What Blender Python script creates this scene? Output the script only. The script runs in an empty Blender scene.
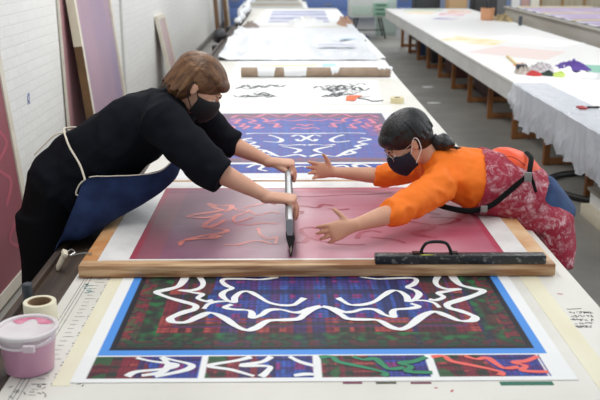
import bpy, bmesh, math, random
from mathutils import Vector, Matrix, noise
random.seed(7)
C = bpy.context.scene.collection
V = Vector
PI = math.pi

# ------------------------------------------------------------------ camera
FPX, CX, CY = 850.0, 300.0, 200.0
PITCH = math.atan(246 / FPX)
YAW = -math.atan(11 / math.hypot(850, 246))
CAMP = V((0, 0, 1.98))
cam = bpy.data.cameras.new('camera'); camo = bpy.data.objects.new('camera', cam); C.objects.link(camo)
cam.sensor_width = 36; cam.lens = FPX / 600 * 36
camo.location = CAMP; camo.rotation_euler = (PI / 2 - PITCH, 0, YAW)
cam.clip_end = 200
cam.dof.use_dof = True; cam.dof.focus_distance = 3.55; cam.dof.aperture_fstop = 4.0
bpy.context.scene.camera = camo
_M = (Matrix.Rotation(YAW, 3, 'Z') @ Matrix.Rotation(PI / 2 - PITCH, 3, 'X'))

def ray(px, py):
    return _M @ V(((px - CX) / FPX, (CY - py) / FPX, -1))
def at(px, py, z):            # point of a horizontal plane seen at a pixel of the photograph
    d = ray(px, py); return CAMP + d * ((z - CAMP.z) / d.z)
def aty(px, py, y):
    d = ray(px, py); return CAMP + d * (y / d.y)

# ------------------------------------------------------------------ materials
def lin(c):
    out = []
    for v in c[:3]:
        v = v / 255.0
        out.append(v / 12.92 if v <= .04045 else ((v + .055) / 1.055) ** 2.4)
    return tuple(out) + (1.0,)

MATS = {}
def mat(name, col, rough=.6, metal=0, col2=None, scale=8, stretch=(1, 1, 1), bump=0, bscale=40, coat=0,
        alpha=1, lo=.35, hi=.65, detail=4, emit=None, sheen=0, spec=None):
    if name in MATS: return MATS[name]
    m = bpy.data.materials.new(name); m.use_nodes = True
    nt = m.node_tree; N = nt.nodes; L = nt.links
    b = N['Principled BSDF']
    b.inputs['Base Color'].default_value = lin(col)
    b.inputs['Roughness'].default_value = rough; b.inputs['Metallic'].default_value = metal
    if coat: b.inputs['Coat Weight'].default_value = coat; b.inputs['Coat Roughness'].default_value = .1
    if alpha < 1: b.inputs['Alpha'].default_value = alpha
    if spec is not None: b.inputs['Specular IOR Level'].default_value = spec
    if emit: b.inputs['Emission Color'].default_value = lin(col); b.inputs['Emission Strength'].default_value = emit
    if sheen: b.inputs['Sheen Weight'].default_value = sheen
    if col2 or bump:
        tc = N.new('ShaderNodeTexCoord'); mp = N.new('ShaderNodeMapping'); mp.inputs['Scale'].default_value = stretch
        L.new(tc.outputs['Object'], mp.inputs['Vector'])
    if col2:
        n = N.new('ShaderNodeTexNoise'); n.inputs['Scale'].default_value = scale; n.inputs['Detail'].default_value = detail
        r = N.new('ShaderNodeValToRGB'); r.color_ramp.elements[0].position = lo; r.color_ramp.elements[1].position = hi
        r.color_ramp.elements[0].color = lin(col); r.color_ramp.elements[1].color = lin(col2)
        L.new(mp.outputs[0], n.inputs['Vector']); L.new(n.outputs['Fac'], r.inputs['Fac']); L.new(r.outputs['Color'], b.inputs['Base Color'])
    if bump:
        n2 = N.new('ShaderNodeTexNoise'); n2.inputs['Scale'].default_value = bscale; n2.inputs['Detail'].default_value = 6
        bp = N.new('ShaderNodeBump'); bp.inputs['Strength'].default_value = bump; bp.inputs['Distance'].default_value = .01
        L.new(mp.outputs[0], n2.inputs['Vector']); L.new(n2.outputs['Fac'], bp.inputs['Height']); L.new(bp.outputs['Normal'], b.inputs['Normal'])
    MATS[name] = m
    return m

def vcmat(name, rough=.6, coat=0, bump=0, bscale=300):
    m = mat(name, (255, 255, 255), rough, coat=coat, bump=bump, bscale=bscale)
    nt = m.node_tree
    a = nt.nodes.new('ShaderNodeAttribute'); a.attribute_name = 'dye'
    nt.links.new(a.outputs['Color'], nt.nodes['Principled BSDF'].inputs['Base Color'])
    return m

# ------------------------------------------------------------------ objects
def tag(o, label=None, cat=None, group=None, kind=None):
    if label: o['label'] = label
    if cat: o['category'] = cat
    if group: o['group'] = group
    if kind: o['kind'] = kind
    return o
def empty(name, loc, label, cat, group=None, rz=0):
    o = bpy.data.objects.new(name, None); C.objects.link(o); o.location = loc; o.rotation_euler = (0, 0, rz)
    o.empty_display_size = .05
    return tag(o, label, cat, group)

class MB:
    def __init__(s): s.v = []; s.f = []; s.m = []; s.k = 0
    def mi(s, k): s.k = k; return s
    def add(s, vs, fs):
        b = len(s.v); s.v += [V(p) for p in vs]
        for f in fs: s.f.append([b + i for i in f]); s.m.append(s.k)
        return s
    def box(s, x0, x1, y0, y1, z0, z1, M=None):
        vs = [V((x, y, z)) for z in (z0, z1) for y in (y0, y1) for x in (x0, x1)]
        if M: vs = [M @ p for p in vs]
        return s.add(vs, [(0, 2, 3, 1), (4, 5, 7, 6), (0, 1, 5, 4), (2, 6, 7, 3), (0, 4, 6, 2), (1, 3, 7, 5)])
    def bar(s, a, b, w, h, up=(0, 0, 1)):
        a, b = V(a), V(b); t = (b - a).normalized(); sd = t.cross(V(up)).normalized(); u = sd.cross(t)
        vs = []
        for p in (a, b):
            for i, j in ((-1, -1), (1, -1), (1, 1), (-1, 1)): vs.append(p + sd * i * w / 2 + u * j * h / 2)
        return s.add(vs, [(3, 2, 1, 0), (4, 5, 6, 7), (0, 1, 5, 4), (1, 2, 6, 5), (2, 3, 7, 6), (3, 0, 4, 7)])
    def loft(s, secs, side, n=20, caps=True, round_=True):
        # secs: (centre, half width along side, half thickness)
        cs = [V(c[0]) for c in secs]; S = V(side).normalized(); rings = []
        for i, (c, a, b) in enumerate([(V(q[0]), q[1], q[2]) for q in secs]):
            t = (cs[min(i + 1, len(cs) - 1)] - cs[max(i - 1, 0)]).normalized()
            sd = (S - t * S.dot(t)).normalized(); u = t.cross(sd)
            rings.append((c, sd, u, a, b, t))
        full = []
        if round_:
            c, sd, u, a, b, t = rings[0]; e = min(a, b)
            for k in (1.0, .7, .35): full.append((c - t * e * math.sin(k * PI / 2) * .9, sd, u, a * max(.08, math.cos(k * PI / 2)), b * max(.08, math.cos(k * PI / 2))))
        full += [(c, sd, u, a, b) for c, sd, u, a, b, t in rings]
        if round_:
            c, sd, u, a, b, t = rings[-1]; e = min(a, b)
            for k in (.35, .7, 1.0): full.append((c + t * e * math.sin(k * PI / 2) * .9, sd, u, a * max(.08, math.cos(k * PI / 2)), b * max(.08, math.cos(k * PI / 2))))
        vs = []
        for c, sd, u, a, b in full:
            for k in range(n):
                w = 2 * PI * k / n; vs.append(c + sd * a * math.cos(w) + u * b * math.sin(w))
        fs = []
        for i in range(len(full) - 1):
            for k in range(n): fs.append((i * n + k, i * n + (k + 1) % n, (i + 1) * n + (k + 1) % n, (i + 1) * n + k))
        if caps:
            fs.append(tuple(reversed(range(n)))); q = (len(full) - 1) * n; fs.append(tuple(range(q, q + n)))
        return s.add(vs, fs)
    def tube(s, pts, r, n=10, side=None):
        pts = [V(p) for p in pts]; rr = r if isinstance(r, (list, tuple)) else [r] * len(pts)
        t = (pts[1] - pts[0]).normalized(); nrm = t.orthogonal().normalized(); vs = []; fs = []
        for i, p in enumerate(pts):
            t2 = (pts[min(i + 1, len(pts) - 1)] - pts[max(i - 1, 0)]).normalized()
            nrm = (nrm - t2 * nrm.dot(t2)).normalized(); bn = t2.cross(nrm)
            for k in range(n):
                w = 2 * PI * k / n; vs.append(p + (nrm * math.cos(w) + bn * math.sin(w)) * rr[i])
        for i in range(len(pts) - 1):
            for k in range(n): fs.append((i * n + k, i * n + (k + 1) % n, (i + 1) * n + (k + 1) % n, (i + 1) * n + k))
        fs.append(tuple(reversed(range(n)))); q = (len(pts) - 1) * n; fs.append(tuple(range(q, q + n)))
        return s.add(vs, fs)
    def lathe(s, c, prof, n=40):
        c = V(c); vs = []; fs = []
        for r, z in prof:
            for k in range(n):
                w = 2 * PI * k / n; vs.append(c + V((r * math.cos(w), r * math.sin(w), z)))
        for i in range(len(prof) - 1):
            for k in range(n): fs.append((i * n + k, i * n + (k + 1) % n, (i + 1) * n + (k + 1) % n, (i + 1) * n + k))
        return s.add(vs, fs)
    def ell(s, c, r, M=None, nu=20, nv=14):
        c = V(c); vs = []; fs = []
        M = M or Matrix.Identity(3)
        for j in range(1, nv):
            ph = PI * j / nv
            for i in range(nu):
                th = 2 * PI * i / nu
                vs.append(c + M @ V((r[0] * math.sin(ph) * math.cos(th), r[1] * math.sin(ph) * math.sin(th), r[2] * math.cos(ph))))
        b0 = len(vs); vs.append(c + M @ V((0, 0, r[2]))); vs.append(c + M @ V((0, 0, -r[2])))
        for j in range(nv - 2):
            for i in range(nu): fs.append((j * nu + i, (j + 1) * nu + i, (j + 1) * nu + (i + 1) % nu, j * nu + (i + 1) % nu))
        for i in range(nu):
            fs.append((b0, i, (i + 1) % nu)); q = (nv - 2) * nu; fs.append((b0 + 1, q + (i + 1) % nu, q + i))
        return s.add(vs, fs)
    def build(s, name, mats, parent=None, smooth=True, bevel=0, voxel=0, smooth_it=4, warp=None, thick=0, label=None, sub=0, auto=None):
        me = bpy.data.meshes.new(name); me.from_pydata([tuple(p) for p in s.v], [], s.f)
        if not isinstance(mats, (list, tuple)): mats = [mats]
        for m in mats: me.materials.append(m)
        for p, k in zip(me.polygons, s.m): p.material_index = k
        me.update()
        o = bpy.data.objects.new(name, me); C.objects.link(o)
        if voxel or thick or bevel or sub:
            if voxel:
                md = o.modifiers.new('r', 'REMESH'); md.mode = 'VOXEL'; md.voxel_size = voxel; md.use_smooth_shade = True
                if smooth_it:
                    md = o.modifiers.new('s', 'SMOOTH'); md.factor = .5; md.iterations = smooth_it
            if thick:
                md = o.modifiers.new('t', 'SOLIDIFY'); md.thickness = thick; md.offset = 0
            if bevel:
                md = o.modifiers.new('b', 'BEVEL'); md.width = bevel; md.segments = 2; md.limit_method = 'ANGLE'
            if sub:
                md = o.modifiers.new('u', 'SUBSURF'); md.levels = sub; md.render_levels = sub
            dg = bpy.context.evaluated_depsgraph_get()
            me2 = bpy.data.meshes.new_from_object(o.evaluated_get(dg)); o.modifiers.clear(); o.data = me2
            bpy.data.meshes.remove(me); me = me2; me.name = name
            if voxel:
                me.materials.clear(); me.materials.append(mats[0])
        if warp:
            nv = [(v.co.copy(), v.normal.copy()) for v in me.vertices]
            for v, (c0, n0) in zip(me.vertices, nv): v.co = warp(c0, n0)
            me.update()
        if smooth:
            for p in me.polygons: p.use_smooth = True
            try:
                me.set_sharp_from_angle(angle=math.radians(38 if not voxel else 170))
            except Exception: pass
        if parent:
            # shift the mesh into the parent's space
            Mi = Matrix.Translation(parent.location) @ parent.rotation_euler.to_matrix().to_4x4() if parent.parent is None else None
            if Mi is not None: me.transform(Mi.inverted()); o.parent = parent
            else:
                o.parent = parent
                top = parent
                while top.parent: top = top.parent
                Mi = Matrix.Translation(top.location) @ top.rotation_euler.to_matrix().to_4x4()
                me.transform(Mi.inverted())
        if label: o['label'] = label
        return o

def copy_tree(o, parent=None):
    c = o.copy(); C.objects.link(c); c.parent = parent
    for ch in [q for q in list(C.objects) if q.parent == o]: copy_tree(ch, c)
    return c

def catmull(pts, n=6):
    pts = [tuple(p) for p in pts]; P = [pts[0]] + pts + [pts[-1]]; out = []
    for i in range(1, len(P) - 2):
        for k in range(n):
            t = k / n
            out.append(tuple(.5 * (2 * P[i][j] + (P[i + 1][j] - P[i - 1][j]) * t + (2 * P[i - 1][j] - 5 * P[i][j] + 4 * P[i + 1][j] - P[i + 2][j]) * t * t + (3 * P[i][j] - P[i - 1][j] - 3 * P[i + 1][j] + P[i + 2][j]) * t ** 3) for j in range(len(pts[0]))))
    out.append(pts[-1]); return out

def ribbon(mb, pts, w, z, vary=.35, seed=0):
    # flat painted ribbon along a curve of table-plane points (x, y)
    pts = catmull(pts, 7); vs = []; fs = []
    for i, p in enumerate(pts):
        a = V(pts[max(0, i - 1)]); b = V(pts[min(len(pts) - 1, i + 1)]); t = (b - a)
        if t.length < 1e-6: t = V((1, 0))
        t.normalize(); n = V((-t.y, t.x))
        # a ribbon held at a slant: broad along one direction and thin along the other
        k = .55 + .5 * abs(t.x * .3 + t.y * .9) + vary * .4 * math.sin(i * .33 + seed)
        q = V(p); zz = z + .000012 * i; vs += [(q.x + n.x * w * k / 2, q.y + n.y * w * k / 2, zz), (q.x - n.x * w * k / 2, q.y - n.y * w * k / 2, zz)]
    for i in range(len(pts) - 1): fs.append((2 * i, 2 * i + 1, 2 * i + 3, 2 * i + 2))
    mb.add(vs, fs)

def dye(o, fn):
    me = o.data; a = me.color_attributes.new('dye', 'FLOAT_COLOR', 'POINT')
    for i, v in enumerate(me.vertices): a.data[i].color = fn(v.co)

def grid(mb, x0, x1, y0, y1, nx, ny, z=0, zf=None):
    vs = []; fs = []
    for j in range(ny + 1):
        for i in range(nx + 1):
            x = x0 + (x1 - x0) * i / nx; y = y0 + (y1 - y0) * j / ny
            vs.append((x, y, z + (zf(x, y) if zf else 0)))
    for j in range(ny):
        for i in range(nx):
            a = j * (nx + 1) + i; fs.append((a, a + 1, a + nx + 2, a + nx + 1))
    mb.add(vs, fs)
def fnoise(x, y, z=0): return noise.noise(V((x, y, z)))

# ------------------------------------------------------------------ setting
m_floor = mat('painted_concrete', (138, 135, 129), .5, col2=(158, 154, 147), scale=1.6, bump=.08, bscale=12)
m_brick = mat('white_brick', (236, 235, 232), .7)
nt = m_brick.node_tree; N = nt.nodes; L = nt.links
tc = N.new('ShaderNodeTexCoord'); sx = N.new('ShaderNodeSeparateXYZ'); cxn = N.new('ShaderNodeCombineXYZ'); br = N.new('ShaderNodeTexBrick')
L.new(tc.outputs['Object'], sx.inputs[0]); L.new(sx.outputs['Y'], cxn.inputs['X']); L.new(sx.outputs['Z'], cxn.inputs['Y']); L.new(cxn.outputs[0], br.inputs['Vector'])
br.inputs['Scale'].default_value = 1; br.inputs['Brick Width'].default_value = .21; br.inputs['Row Height'].default_value = .072
br.inputs['Mortar Size'].default_value = .006; br.inputs['Mortar Smooth'].default_value = .6
br.inputs['Color1'].default_value = lin((237, 236, 232)); br.inputs['Color2'].default_value = lin((233, 232, 228)); br.inputs['Mortar'].default_value = lin((227, 226, 222))
nz = N.new('ShaderNodeTexNoise'); nz.inputs['Scale'].default_value = 22; nz.inputs['Detail'].default_value = 6
L.new(tc.outputs['Object'], nz.inputs['Vector'])
mx = N.new('ShaderNodeMath'); mx.operation = 'MULTIPLY_ADD'; mx.inputs[1].default_value = -.35; L.new(br.outputs['Fac'], mx.inputs[0]); L.new(nz.outputs['Fac'], mx.inputs[2])
bp = N.new('ShaderNodeBump'); bp.inputs['Strength'].default_value = .35; bp.inputs['Distance'].default_value = .007
L.new(mx.outputs[0], bp.inputs['Height']); L.new(bp.outputs['Normal'], N['Principled BSDF'].inputs['Normal']); L.new(br.outputs['Color'], N['Principled BSDF'].inputs['Base Color'])

def struct(o): o['kind'] = 'structure'; return o
struct(MB().box(-2.1, 9.5, -1, 30, -.1, 0).build('floor', m_floor, smooth=False))
struct(MB().box(-2.1, -1.9, -1, 27.9, 0, 3.4).build('wall_left', m_brick, smooth=False))
m_back = mat('pale_blue_wall', (186, 196, 214), .8, col2=(150, 165, 200), scale=1.2)
struct(MB().box(-2.1, 9.5, 27.9, 28.1, 0, 3.4).build('wall_back', m_back, smooth=False))
m_base = mat('grey_baseboard', (120, 116, 112), .6)
struct(MB().box(-1.9, -1.87, -1, 27.9, 0, .12).build('baseboard_left', m_base, bevel=.003))
m_pipe = mat('painted_pipe', (205, 204, 200), .4)
mb = MB(); mb.tube([(-1.885, 9.78, 0), (-1.885, 9.78, 3.3)], .013)
for z in (.5, 1.6, 2.7): mb.box(-1.9, -1.868, 9.755, 9.805, z, z + .02)
tag(mb.build('conduit_pipe', m_pipe), 'thin white painted conduit running up the white brick wall', 'pipe')

# ------------------------------------------------------------------ main print table
TZ = .85
m_top = mat('table_vinyl', (226, 223, 214), .5, col2=(216, 212, 202), scale=3, bump=.03, bscale=60)
m_topw = mat('table_white', (236, 236, 232), .5)
m_woodl = mat('light_wood', (190, 150, 100), .6, col2=(160, 118, 72), scale=5, stretch=(1, .15, 1), bump=.1)
m_woodleg = mat('orange_brown_wood', (158, 104, 56), .55, col2=(128, 80, 40), scale=6, stretch=(1, 1, .2))
m_dark = mat('black_ink', (40, 40, 48), .6)
m_teal = mat('teal_ink', (40, 120, 125), .6)
m_red = mat('red_ink', (190, 60, 70), .6)
tb = empty('print_table', (.125, 10.2, 0), 'long white-topped printing table where the two people lean over the silk screen', 'table')
mb = MB(); mb.box(-.78, 1.03, 1.4, 18.9, TZ - .06, TZ)
mb.mi(1)
def dash(px, py, l, w=.0035, ang=0, z=TZ + .0006):
    p = at(px, py, TZ); c, s = math.cos(ang), math.sin(ang)
    d = V((c, s, 0)) * l / 2; n = V((-s, c, 0)) * w / 2
    mb.add([(p + q + V((0, 0, z - TZ))) for q in (-d - n, d - n, d + n, -d + n)], [(0, 1, 2, 3)])
# ruler ticks and registration dots along the left edge
for i in range(60):
    y = 1.95 + i * .03
    x = -.70
    mb.add([(x, y, TZ + .0006), (x + (.02 if i % 5 else .035), y, TZ + .0006), (x + (.02 if i % 5 else .035), y + .002, TZ + .0006), (x, y + .002, TZ + .0006)], [(0, 1, 2, 3)])
for x in (-.745, -.735, -.722):
    mb.add([(x, 1.6, TZ + .0005), (x + .0015, 1.6, TZ + .0005), (x + .0015, 3.0, TZ + .0005), (x, 3.0, TZ + .0005)], [(0, 1, 2, 3)])
for i in range(46):
    y = 2.1 + i * .018; x = -.655 + .004 * math.sin(i * 1.7)
    mb.add([(x, y, TZ + .0006), (x + .008, y + .002, TZ + .0006), (x + .008, y + .006, TZ + .0006), (x, y + .005, TZ + .0006)], [(0, 1, 2, 3)])
# small handwritten marks on the right edge
hr = random.Random(3)
for ln in range(5):
    px = 570 + 3 * ln % 5
    while px < 593:
        py = 312 + ln * 3.6 + hr.random() * 1.2
        if hr.random() < .78: dash(px, py, .006 + hr.random() * .012, .0028, hr.choice((.2, 1.3, 1.7, 2.6, .7)))
        px += .9 + hr.random() * 1.3
for px, py, l, a in ((574, 309, .05, .1), (585, 312, .04, -.1), (582, 326, .04, 0)): dash(px, py, l, .004, a)
for i in range(16): dash(372 - 345 + 0 + 44 + hr.random() * 14, 372 + hr.random() * 14, .012, .003, hr.random() * PI)
for i in range(14): dash(8 + hr.random() * 40, 384 + hr.random() * 14, .014, .003, hr.random() * PI)
mb.mi(2)
for i in range(10): dash(85 + hr.random() * 6, 284 + hr.random() * 10, .016, .005, hr.random() * PI)
mb.mi(3)
for px, py, l, a in ((536, 287, .03, -.5), (560, 294, .02, -.3), (574, 333, .02, .2), (452, 391, .012, 1), (436, 388, .008, 0), (590, 352, .02, .7), (548, 300, .012, 1)): dash(px, py, l, .006, a)
mb.build('tabletop', [m_top, m_dark, m_teal, m_red], tb, smooth=False)
mb = MB(); mb.box(-.70, .95, 1.5, 18.8, TZ - .16, TZ - .06)
mb.build('apron', m_woodl, tb, smooth=False)
for y in [1.8 + 2.0 * k for k in range(9)]:
    for x in (-.6, .85):
        MB().box(x - .045, x + .045, y - .045, y + .045, 0, TZ - .16).build('leg', m_woodleg, tb, bevel=.004)
# side rail / gutter on the left, hooks hang on it
m_gut = mat('dark_brown_wood', (78, 62, 50), .55, col2=(52, 42, 36), scale=9, stretch=(4, .3, 1), bump=.2)
mb = MB()
mb.box(-.93, -.905, 1.4, 18.6, TZ - .05, TZ + .0); mb.box(-.905, -.80, 1.4, 18.6, TZ - .05, TZ - .02); mb.box(-.80, -.782, 1.4, 18.6, TZ - .05, TZ - .004)
mb.build('side_rail', m_gut, tb, bevel=.002, label='dark brown wooden rail channel along the left edge')

# cream masking tape strips on the table
m_tape = mat('cream_tape', (232, 226, 200), .5, col2=(226, 218, 188), scale=6, stretch=(2, .5, 1))
def strip(name, x0, x1, y0, y1, z, m, label, cat, group=None, t=.001):
    return tag(MB().box(x0, x1, y0, y1, z, z + t).build(name, m, smooth=False), label, cat, group)
strip('masking_tape', -.652, -.602, 2.09, 2.9, TZ, m_tape, 'cream masking tape strip on the table left of the tartan print', 'tape')
strip('masking_tape', .835, .90, 2.05, 2.9, TZ, m_tape, 'cream masking tape strip on the table right of the tartan print', 'tape')

# ------------------------------------------------------------------ printed fabrics
rs = random.Random(11)
def stripes(n, lo, hi):
    out = []; x = 0
    while x < 1:
        w = lo + rs.random() * (hi - lo); out.append((x, x + w, rs.random(), rs.random())); x += w
    return out
def look(st, u):
    u = u % 1.0
    for a, b, r, s in st:
        if a <= u < b: return r, s
    return .5, .5
SX = stripes(0, .008, .034); SY = stripes(0, .010, .036)
def mixc(a, b, t): return tuple(a[i] + (b[i] - a[i]) * t for i in range(3))
def plaid_blue(x, y, light=0):
    a, a2 = look(SX, x * 1.0); b, b2 = look(SY, y * 1.0)
    c = (48, 58, 150)
    if a > .6: c = mixc(c, (48, 110, 205), .65)
    elif a < .22: c = mixc(c, (120, 35, 125), .6)
    if b > .65: c = mixc(c, (60, 95, 205), .5)
    elif b < .25: c = mixc(c, (95, 40, 130), .45)
    if a2 > .72 and b2 > .62: c = (150, 45, 135)
    if a2 < .1 or b2 < .1: c = mixc(c, (30, 30, 90), .7)
    k = .74 + .10 * math.sin(x * 330) + .08 * math.sin(y * 290) + .16 * fnoise(x * 60, y * 60) + .14 * fnoise(x * 130, y * 18)
    return tuple(v * k for v in c)
def plaid_red(x, y):
    a, a2 = look(SX, x * .8 + .3); b, b2 = look(SY, y * .8 + .1)
    c = (68, 26, 38)
    if a > .6: c = mixc(c, (150, 32, 58), .55)
    elif a < .25: c = mixc(c, (28, 52, 40), .8)
    if b > .6: c = mixc(c, (140, 40, 55), .5)
    elif b < .25: c = mixc(c, (25, 40, 40), .6)
    if a2 > .6 and b2 > .7: c = (160, 66, 62)
    if .42 < a < .47 or a2 < .1: c = mixc(c, (40, 40, 110), .7)
    k = .9 + .10 * math.sin(x * 330) + .09 * math.sin(y * 290) + .2 * fnoise(x * 60, y * 60)
    return tuple(v * k for v in c)
GREENS = (30, 100, 52)
XC = .095
def front_colour(p):
    x, y = p.x, p.y
    if y < 2.268:                                   # row of four sample strips
        u = (x + .578) / .3265; t = u - math.floor(u)
        if u < 0 or u > 4 or t < .035 or t > .975 and u < 3.98 or y < 2.128 or y > 2.260: return lin((234, 234, 232))
        if t < .6 - (y - 2.14) * 1.2:
            c = plaid_red(x * 1.5, y * 2)
            if t < .2 and fnoise(x * 22, y * 14, 3) > .0: c = mixc(c, GREENS, .7)
        else: c = plaid_blue(x * 1.2 + .2, y * 1.5)
        return lin(tuple(min(255, max(0, v * 1.05)) for v in c))
    dx = abs(x - XC)
    if dx > .662: return lin((236, 236, 234))
    if dx > .632 or y < 2.300: return lin((74, 143, 222))
    if dx > .612 or y < 2.318: return lin((18, 18, 30))
    b = min(.612 - dx, (y - 2.318) * 1.0)             # distance from the black border
    edge = .22 + .07 * fnoise(3, y * 3) if y > 2.5 else .2
    if .60 - dx > edge and y > 2.53: c = plaid_blue(x, y)
    else:
        c = plaid_red(x, y)
        if b < .045:
            q = fnoise(x * 34, y * 34, 5)
            c = mixc(c, (122, 44, 50), .6) if q > .08 else (mixc(c, GREENS, .55) if q < -.08 else mixc(c, (40, 28, 44), .5))
        elif b < .10: c = mixc(mixc(c, (20, 40, 32), .55), GREENS, max(0, min(1, .25 + 1.6 * fnoise(x * 30, y * 30, 7))))
        elif .146 < b < .152 or .19 < b < .195: c = mixc(c, (60, 60, 150), .6)
        elif .155 < b < .172: c = mixc(c, (24, 52, 38), .6)
    if y < 2.345: c = mixc(c, (25, 30, 30), .3)
    return lin(tuple(min(255, max(0, v)) for v in c))
m_print = vcmat('printed_cotton', .65)
m_wrib = mat('white_print', (233, 233, 232), .6)
m_grib = mat('green_print', (38, 132, 92), .6); m_crib = mat('coral_print', (233, 100, 92), .6)
m_outl = mat('dark_outline_print', (24, 32, 42), .6)
fb = empty('printed_fabric', (XC, 3.1, TZ), 'tartan printed fabric with white ribbon motif, blue border and four samples below', 'fabric')
mb = MB(); grid(mb, -.605, .795, 2.105, 2.96, 300, 250, TZ + .0016)
o = mb.build('printed_panel', m_print, None, smooth=False); dye(o, front_colour)
o.data.transform(Matrix.Translation(-V(fb.location))); o.parent = fb
mb = MB(); mb.box(-.60, .79, 2.96, 4.25, TZ + .0005, TZ + .0016); mb.build('covered_cloth', m_wrib, fb, smooth=False)
def P2(px, py):
    p = at(px, py, TZ); return (p.x, p.y)
RIB = [
 ([(186, 276), (183, 282), (178, 287), (168, 290), (157, 293), (168, 298), (182, 302), (195, 306), (194, 310), (184, 313), (174, 317), (170, 320), (174, 323), (186, 323), (198, 318), (208, 314), (216, 315), (226, 320), (236, 327), (246, 331), (256, 329), (268, 322), (284, 321), (298, 320), (304, 316), (312, 310), (321, 307.5)], .027),
 ([(198, 276), (203, 283), (201, 288), (192, 291), (180, 291), (192, 293), (202, 295), (198, 299), (206, 302), (213, 301)], .021),
 ([(278, 277.5), (262, 280), (242, 279.5), (226, 279.5), (222, 282), (226, 286), (232, 289), (225, 292), (222, 296), (227, 301), (234, 303), (235, 298), (241, 293), (249, 292.5), (258, 297), (268, 303), (280, 306), (293, 306), (300, 302), (304, 299)], .021),
 ([(238, 302.5), (226, 302), (216, 302.5), (208, 305), (204, 309.5)], .017),
 ([(232, 305), (225, 308), (233, 310), (248, 311), (252, 314), (252, 318.5), (261, 316), (269, 311), (281, 310.5), (292, 313), (301, 313), (310, 309)], .022),
]
mb = MB()
for i, (pts, w) in enumerate(RIB):
    q = [P2(*p) for p in pts]; ribbon(mb, q, w, TZ + .0022 + i * .0001, seed=i); ribbon(mb, [(2 * .105 - x, y) for x, y in q], w, TZ + .0023 + i * .0001, seed=i)
mb.build('ribbon_motif', m_wrib, fb, smooth=False, label='white painted ribbon motif')
TR = [
 [(.03, .92), (.14, .96), (.2, .7), (.4, .45), (.58, .18), (.56, .02)],
 [(.33, .97), (.42, .80), (.52, .85), (.58, .55), (.63, .35), (.76, .4)],
 [(.98, .92), (.86, .70), (.74, .62), (.82, .45), (.78, .22), (.99, .16)]]
TW = [
 [(.62, .98), (.72, .85), (.9, .6), (.86, .35), (.62, .05)],
 [(.40, .96), (.55, .78), (.76, .62), (.70, .42), (.45, .28), (.38, .06)],
 [(.62, .98), (.7, .6), (.66, .25), (.5, .1)]]
TW2 = [
 [(.42, .97), (.3, .8), (.06, .55), (.26, .35), (.46, .05)],
 [(.60, .98), (.52, .72), (.34, .55), (.58, .5), (.56, .2), (.52, .02)],
 [(.76, .98), (.86, .7), (.99, .5)], [(.8, .06), (.9, .12), (.98, .1)]]
for k, (tr, m, lb) in enumerate(((TW, m_wrib, 'white ribbon on the first sample'), (TW2, m_wrib, 'white ribbon on the second sample'), (TR, m_grib, 'green ribbon on the third sample'), (TR, m_crib, 'coral ribbon on the fourth sample'))):
    mb = MB()
    for i, t in enumerate(tr):
        q = [(-.578 + .3265 * (k + u), 2.130 + .128 * v) for u, v in t]
        if k == 2:
            mb.mi(1); ribbon(mb, q, .028, TZ + .0020 + i * .0002, seed=i + 2); mb.mi(0)
        ribbon(mb, q, .021, TZ + .0021 + i * .0002, seed=i + 2)
    mb.build('sample_motif', [m, m_outl], fb, smooth=False, label=lb)
# small colour swatches printed on the table under the samples
for (x0, x1, y0, y1, c, lb) in ((343, 362, 382, 384, (120, 50, 80), 'tiny plum colour swatch on the table below the green sample'), (376, 396, 382, 384, (78, 78, 60), 'tiny olive colour swatch on the table below the green sample'),
                       (411, 431, 382, 384, (115, 55, 75), 'small plum colour swatch on the table below the coral sample'), (501, 552, 381.5, 385.5, (44, 108, 88), 'wide green colour swatch on the table right of the plum ones')):
    a = at(x0, y1, TZ); b = at(x1, y0, TZ)
    tag(MB().box(a.x, b.x, a.y, b.y, TZ, TZ + .0008).build('colour_swatch', mat('swatch_%d' % x0, c, .7), smooth=False), lb, 'swatch')

# rear print
def rear_colour(p):
    x, y = p.x, p.y; dx = abs(x - .07)
    if dx > .61: return lin((225, 225, 226))
    if y < 4.66:
        if y > 4.62 or y < 4.42: return lin((226, 226, 228))
        c = mixc(plaid_blue(x, y), (90, 120, 205), .45)
        return lin(c)
    if y > 6.2: return lin((228, 228, 228))
    b = min(.59 - dx, (y - 4.66) * .8, (6.2 - y) * .45)
    if b < .02: c = (110, 100, 122)
    elif b < .09: c = mixc(plaid_red(x, y), (160, 130, 156), .65)
    else:
        c = mixc(plaid_blue(x, y), (112, 128, 196), .68)
        if dx > .45 and y > 5.4: c = mixc(c, (150, 100, 150), .5)
    return lin(tuple(min(255, max(0, v)) for v in c))
f2 = empty('printed_fabric', (.07, 5.3, TZ), 'blue printed fabric with pink and white ribbon motifs beyond the silk screen', 'fabric')
mb = MB(); grid(mb, -.62, .75, 4.3, 6.26, 220, 240, TZ + .0016)
o = mb.build('printed_panel', m_print, None, smooth=False); dye(o, rear_colour)
o.data.transform(Matrix.Translation(-V(f2.location))); o.parent = f2
m_prib = mat('pink_print', (214, 128, 150), .6)
def C7(x, y): return P2(210 + x / 3.333, 100 + y / 3.333)
R2W = [[(320, 190), (290, 183), (240, 190), (215, 184), (190, 172), (160, 166)], [(322, 113), (230, 112), (150, 112), (120, 114)], [(320, 128), (296, 118), (272, 122)], [(320, 128), (300, 138), (288, 132)],
       [(178, 138), (225, 142), (240, 134), (220, 124), (196, 118)], [(280, 178), (300, 168), (268, 160), (240, 156)], [(130, 150), (160, 156), (150, 162), (185, 170), (170, 178), (208, 186)],
       [(140, 128), (110, 134), (150, 142), (120, 150)], [(230, 150), (260, 152), (300, 150), (320, 152)], [(330, 228), (310, 222), (280, 224)], [(125, 226), (150, 217), (180, 220), (165, 232), (190, 238)], [(200, 226), (215, 220), (260, 224)]]
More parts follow.
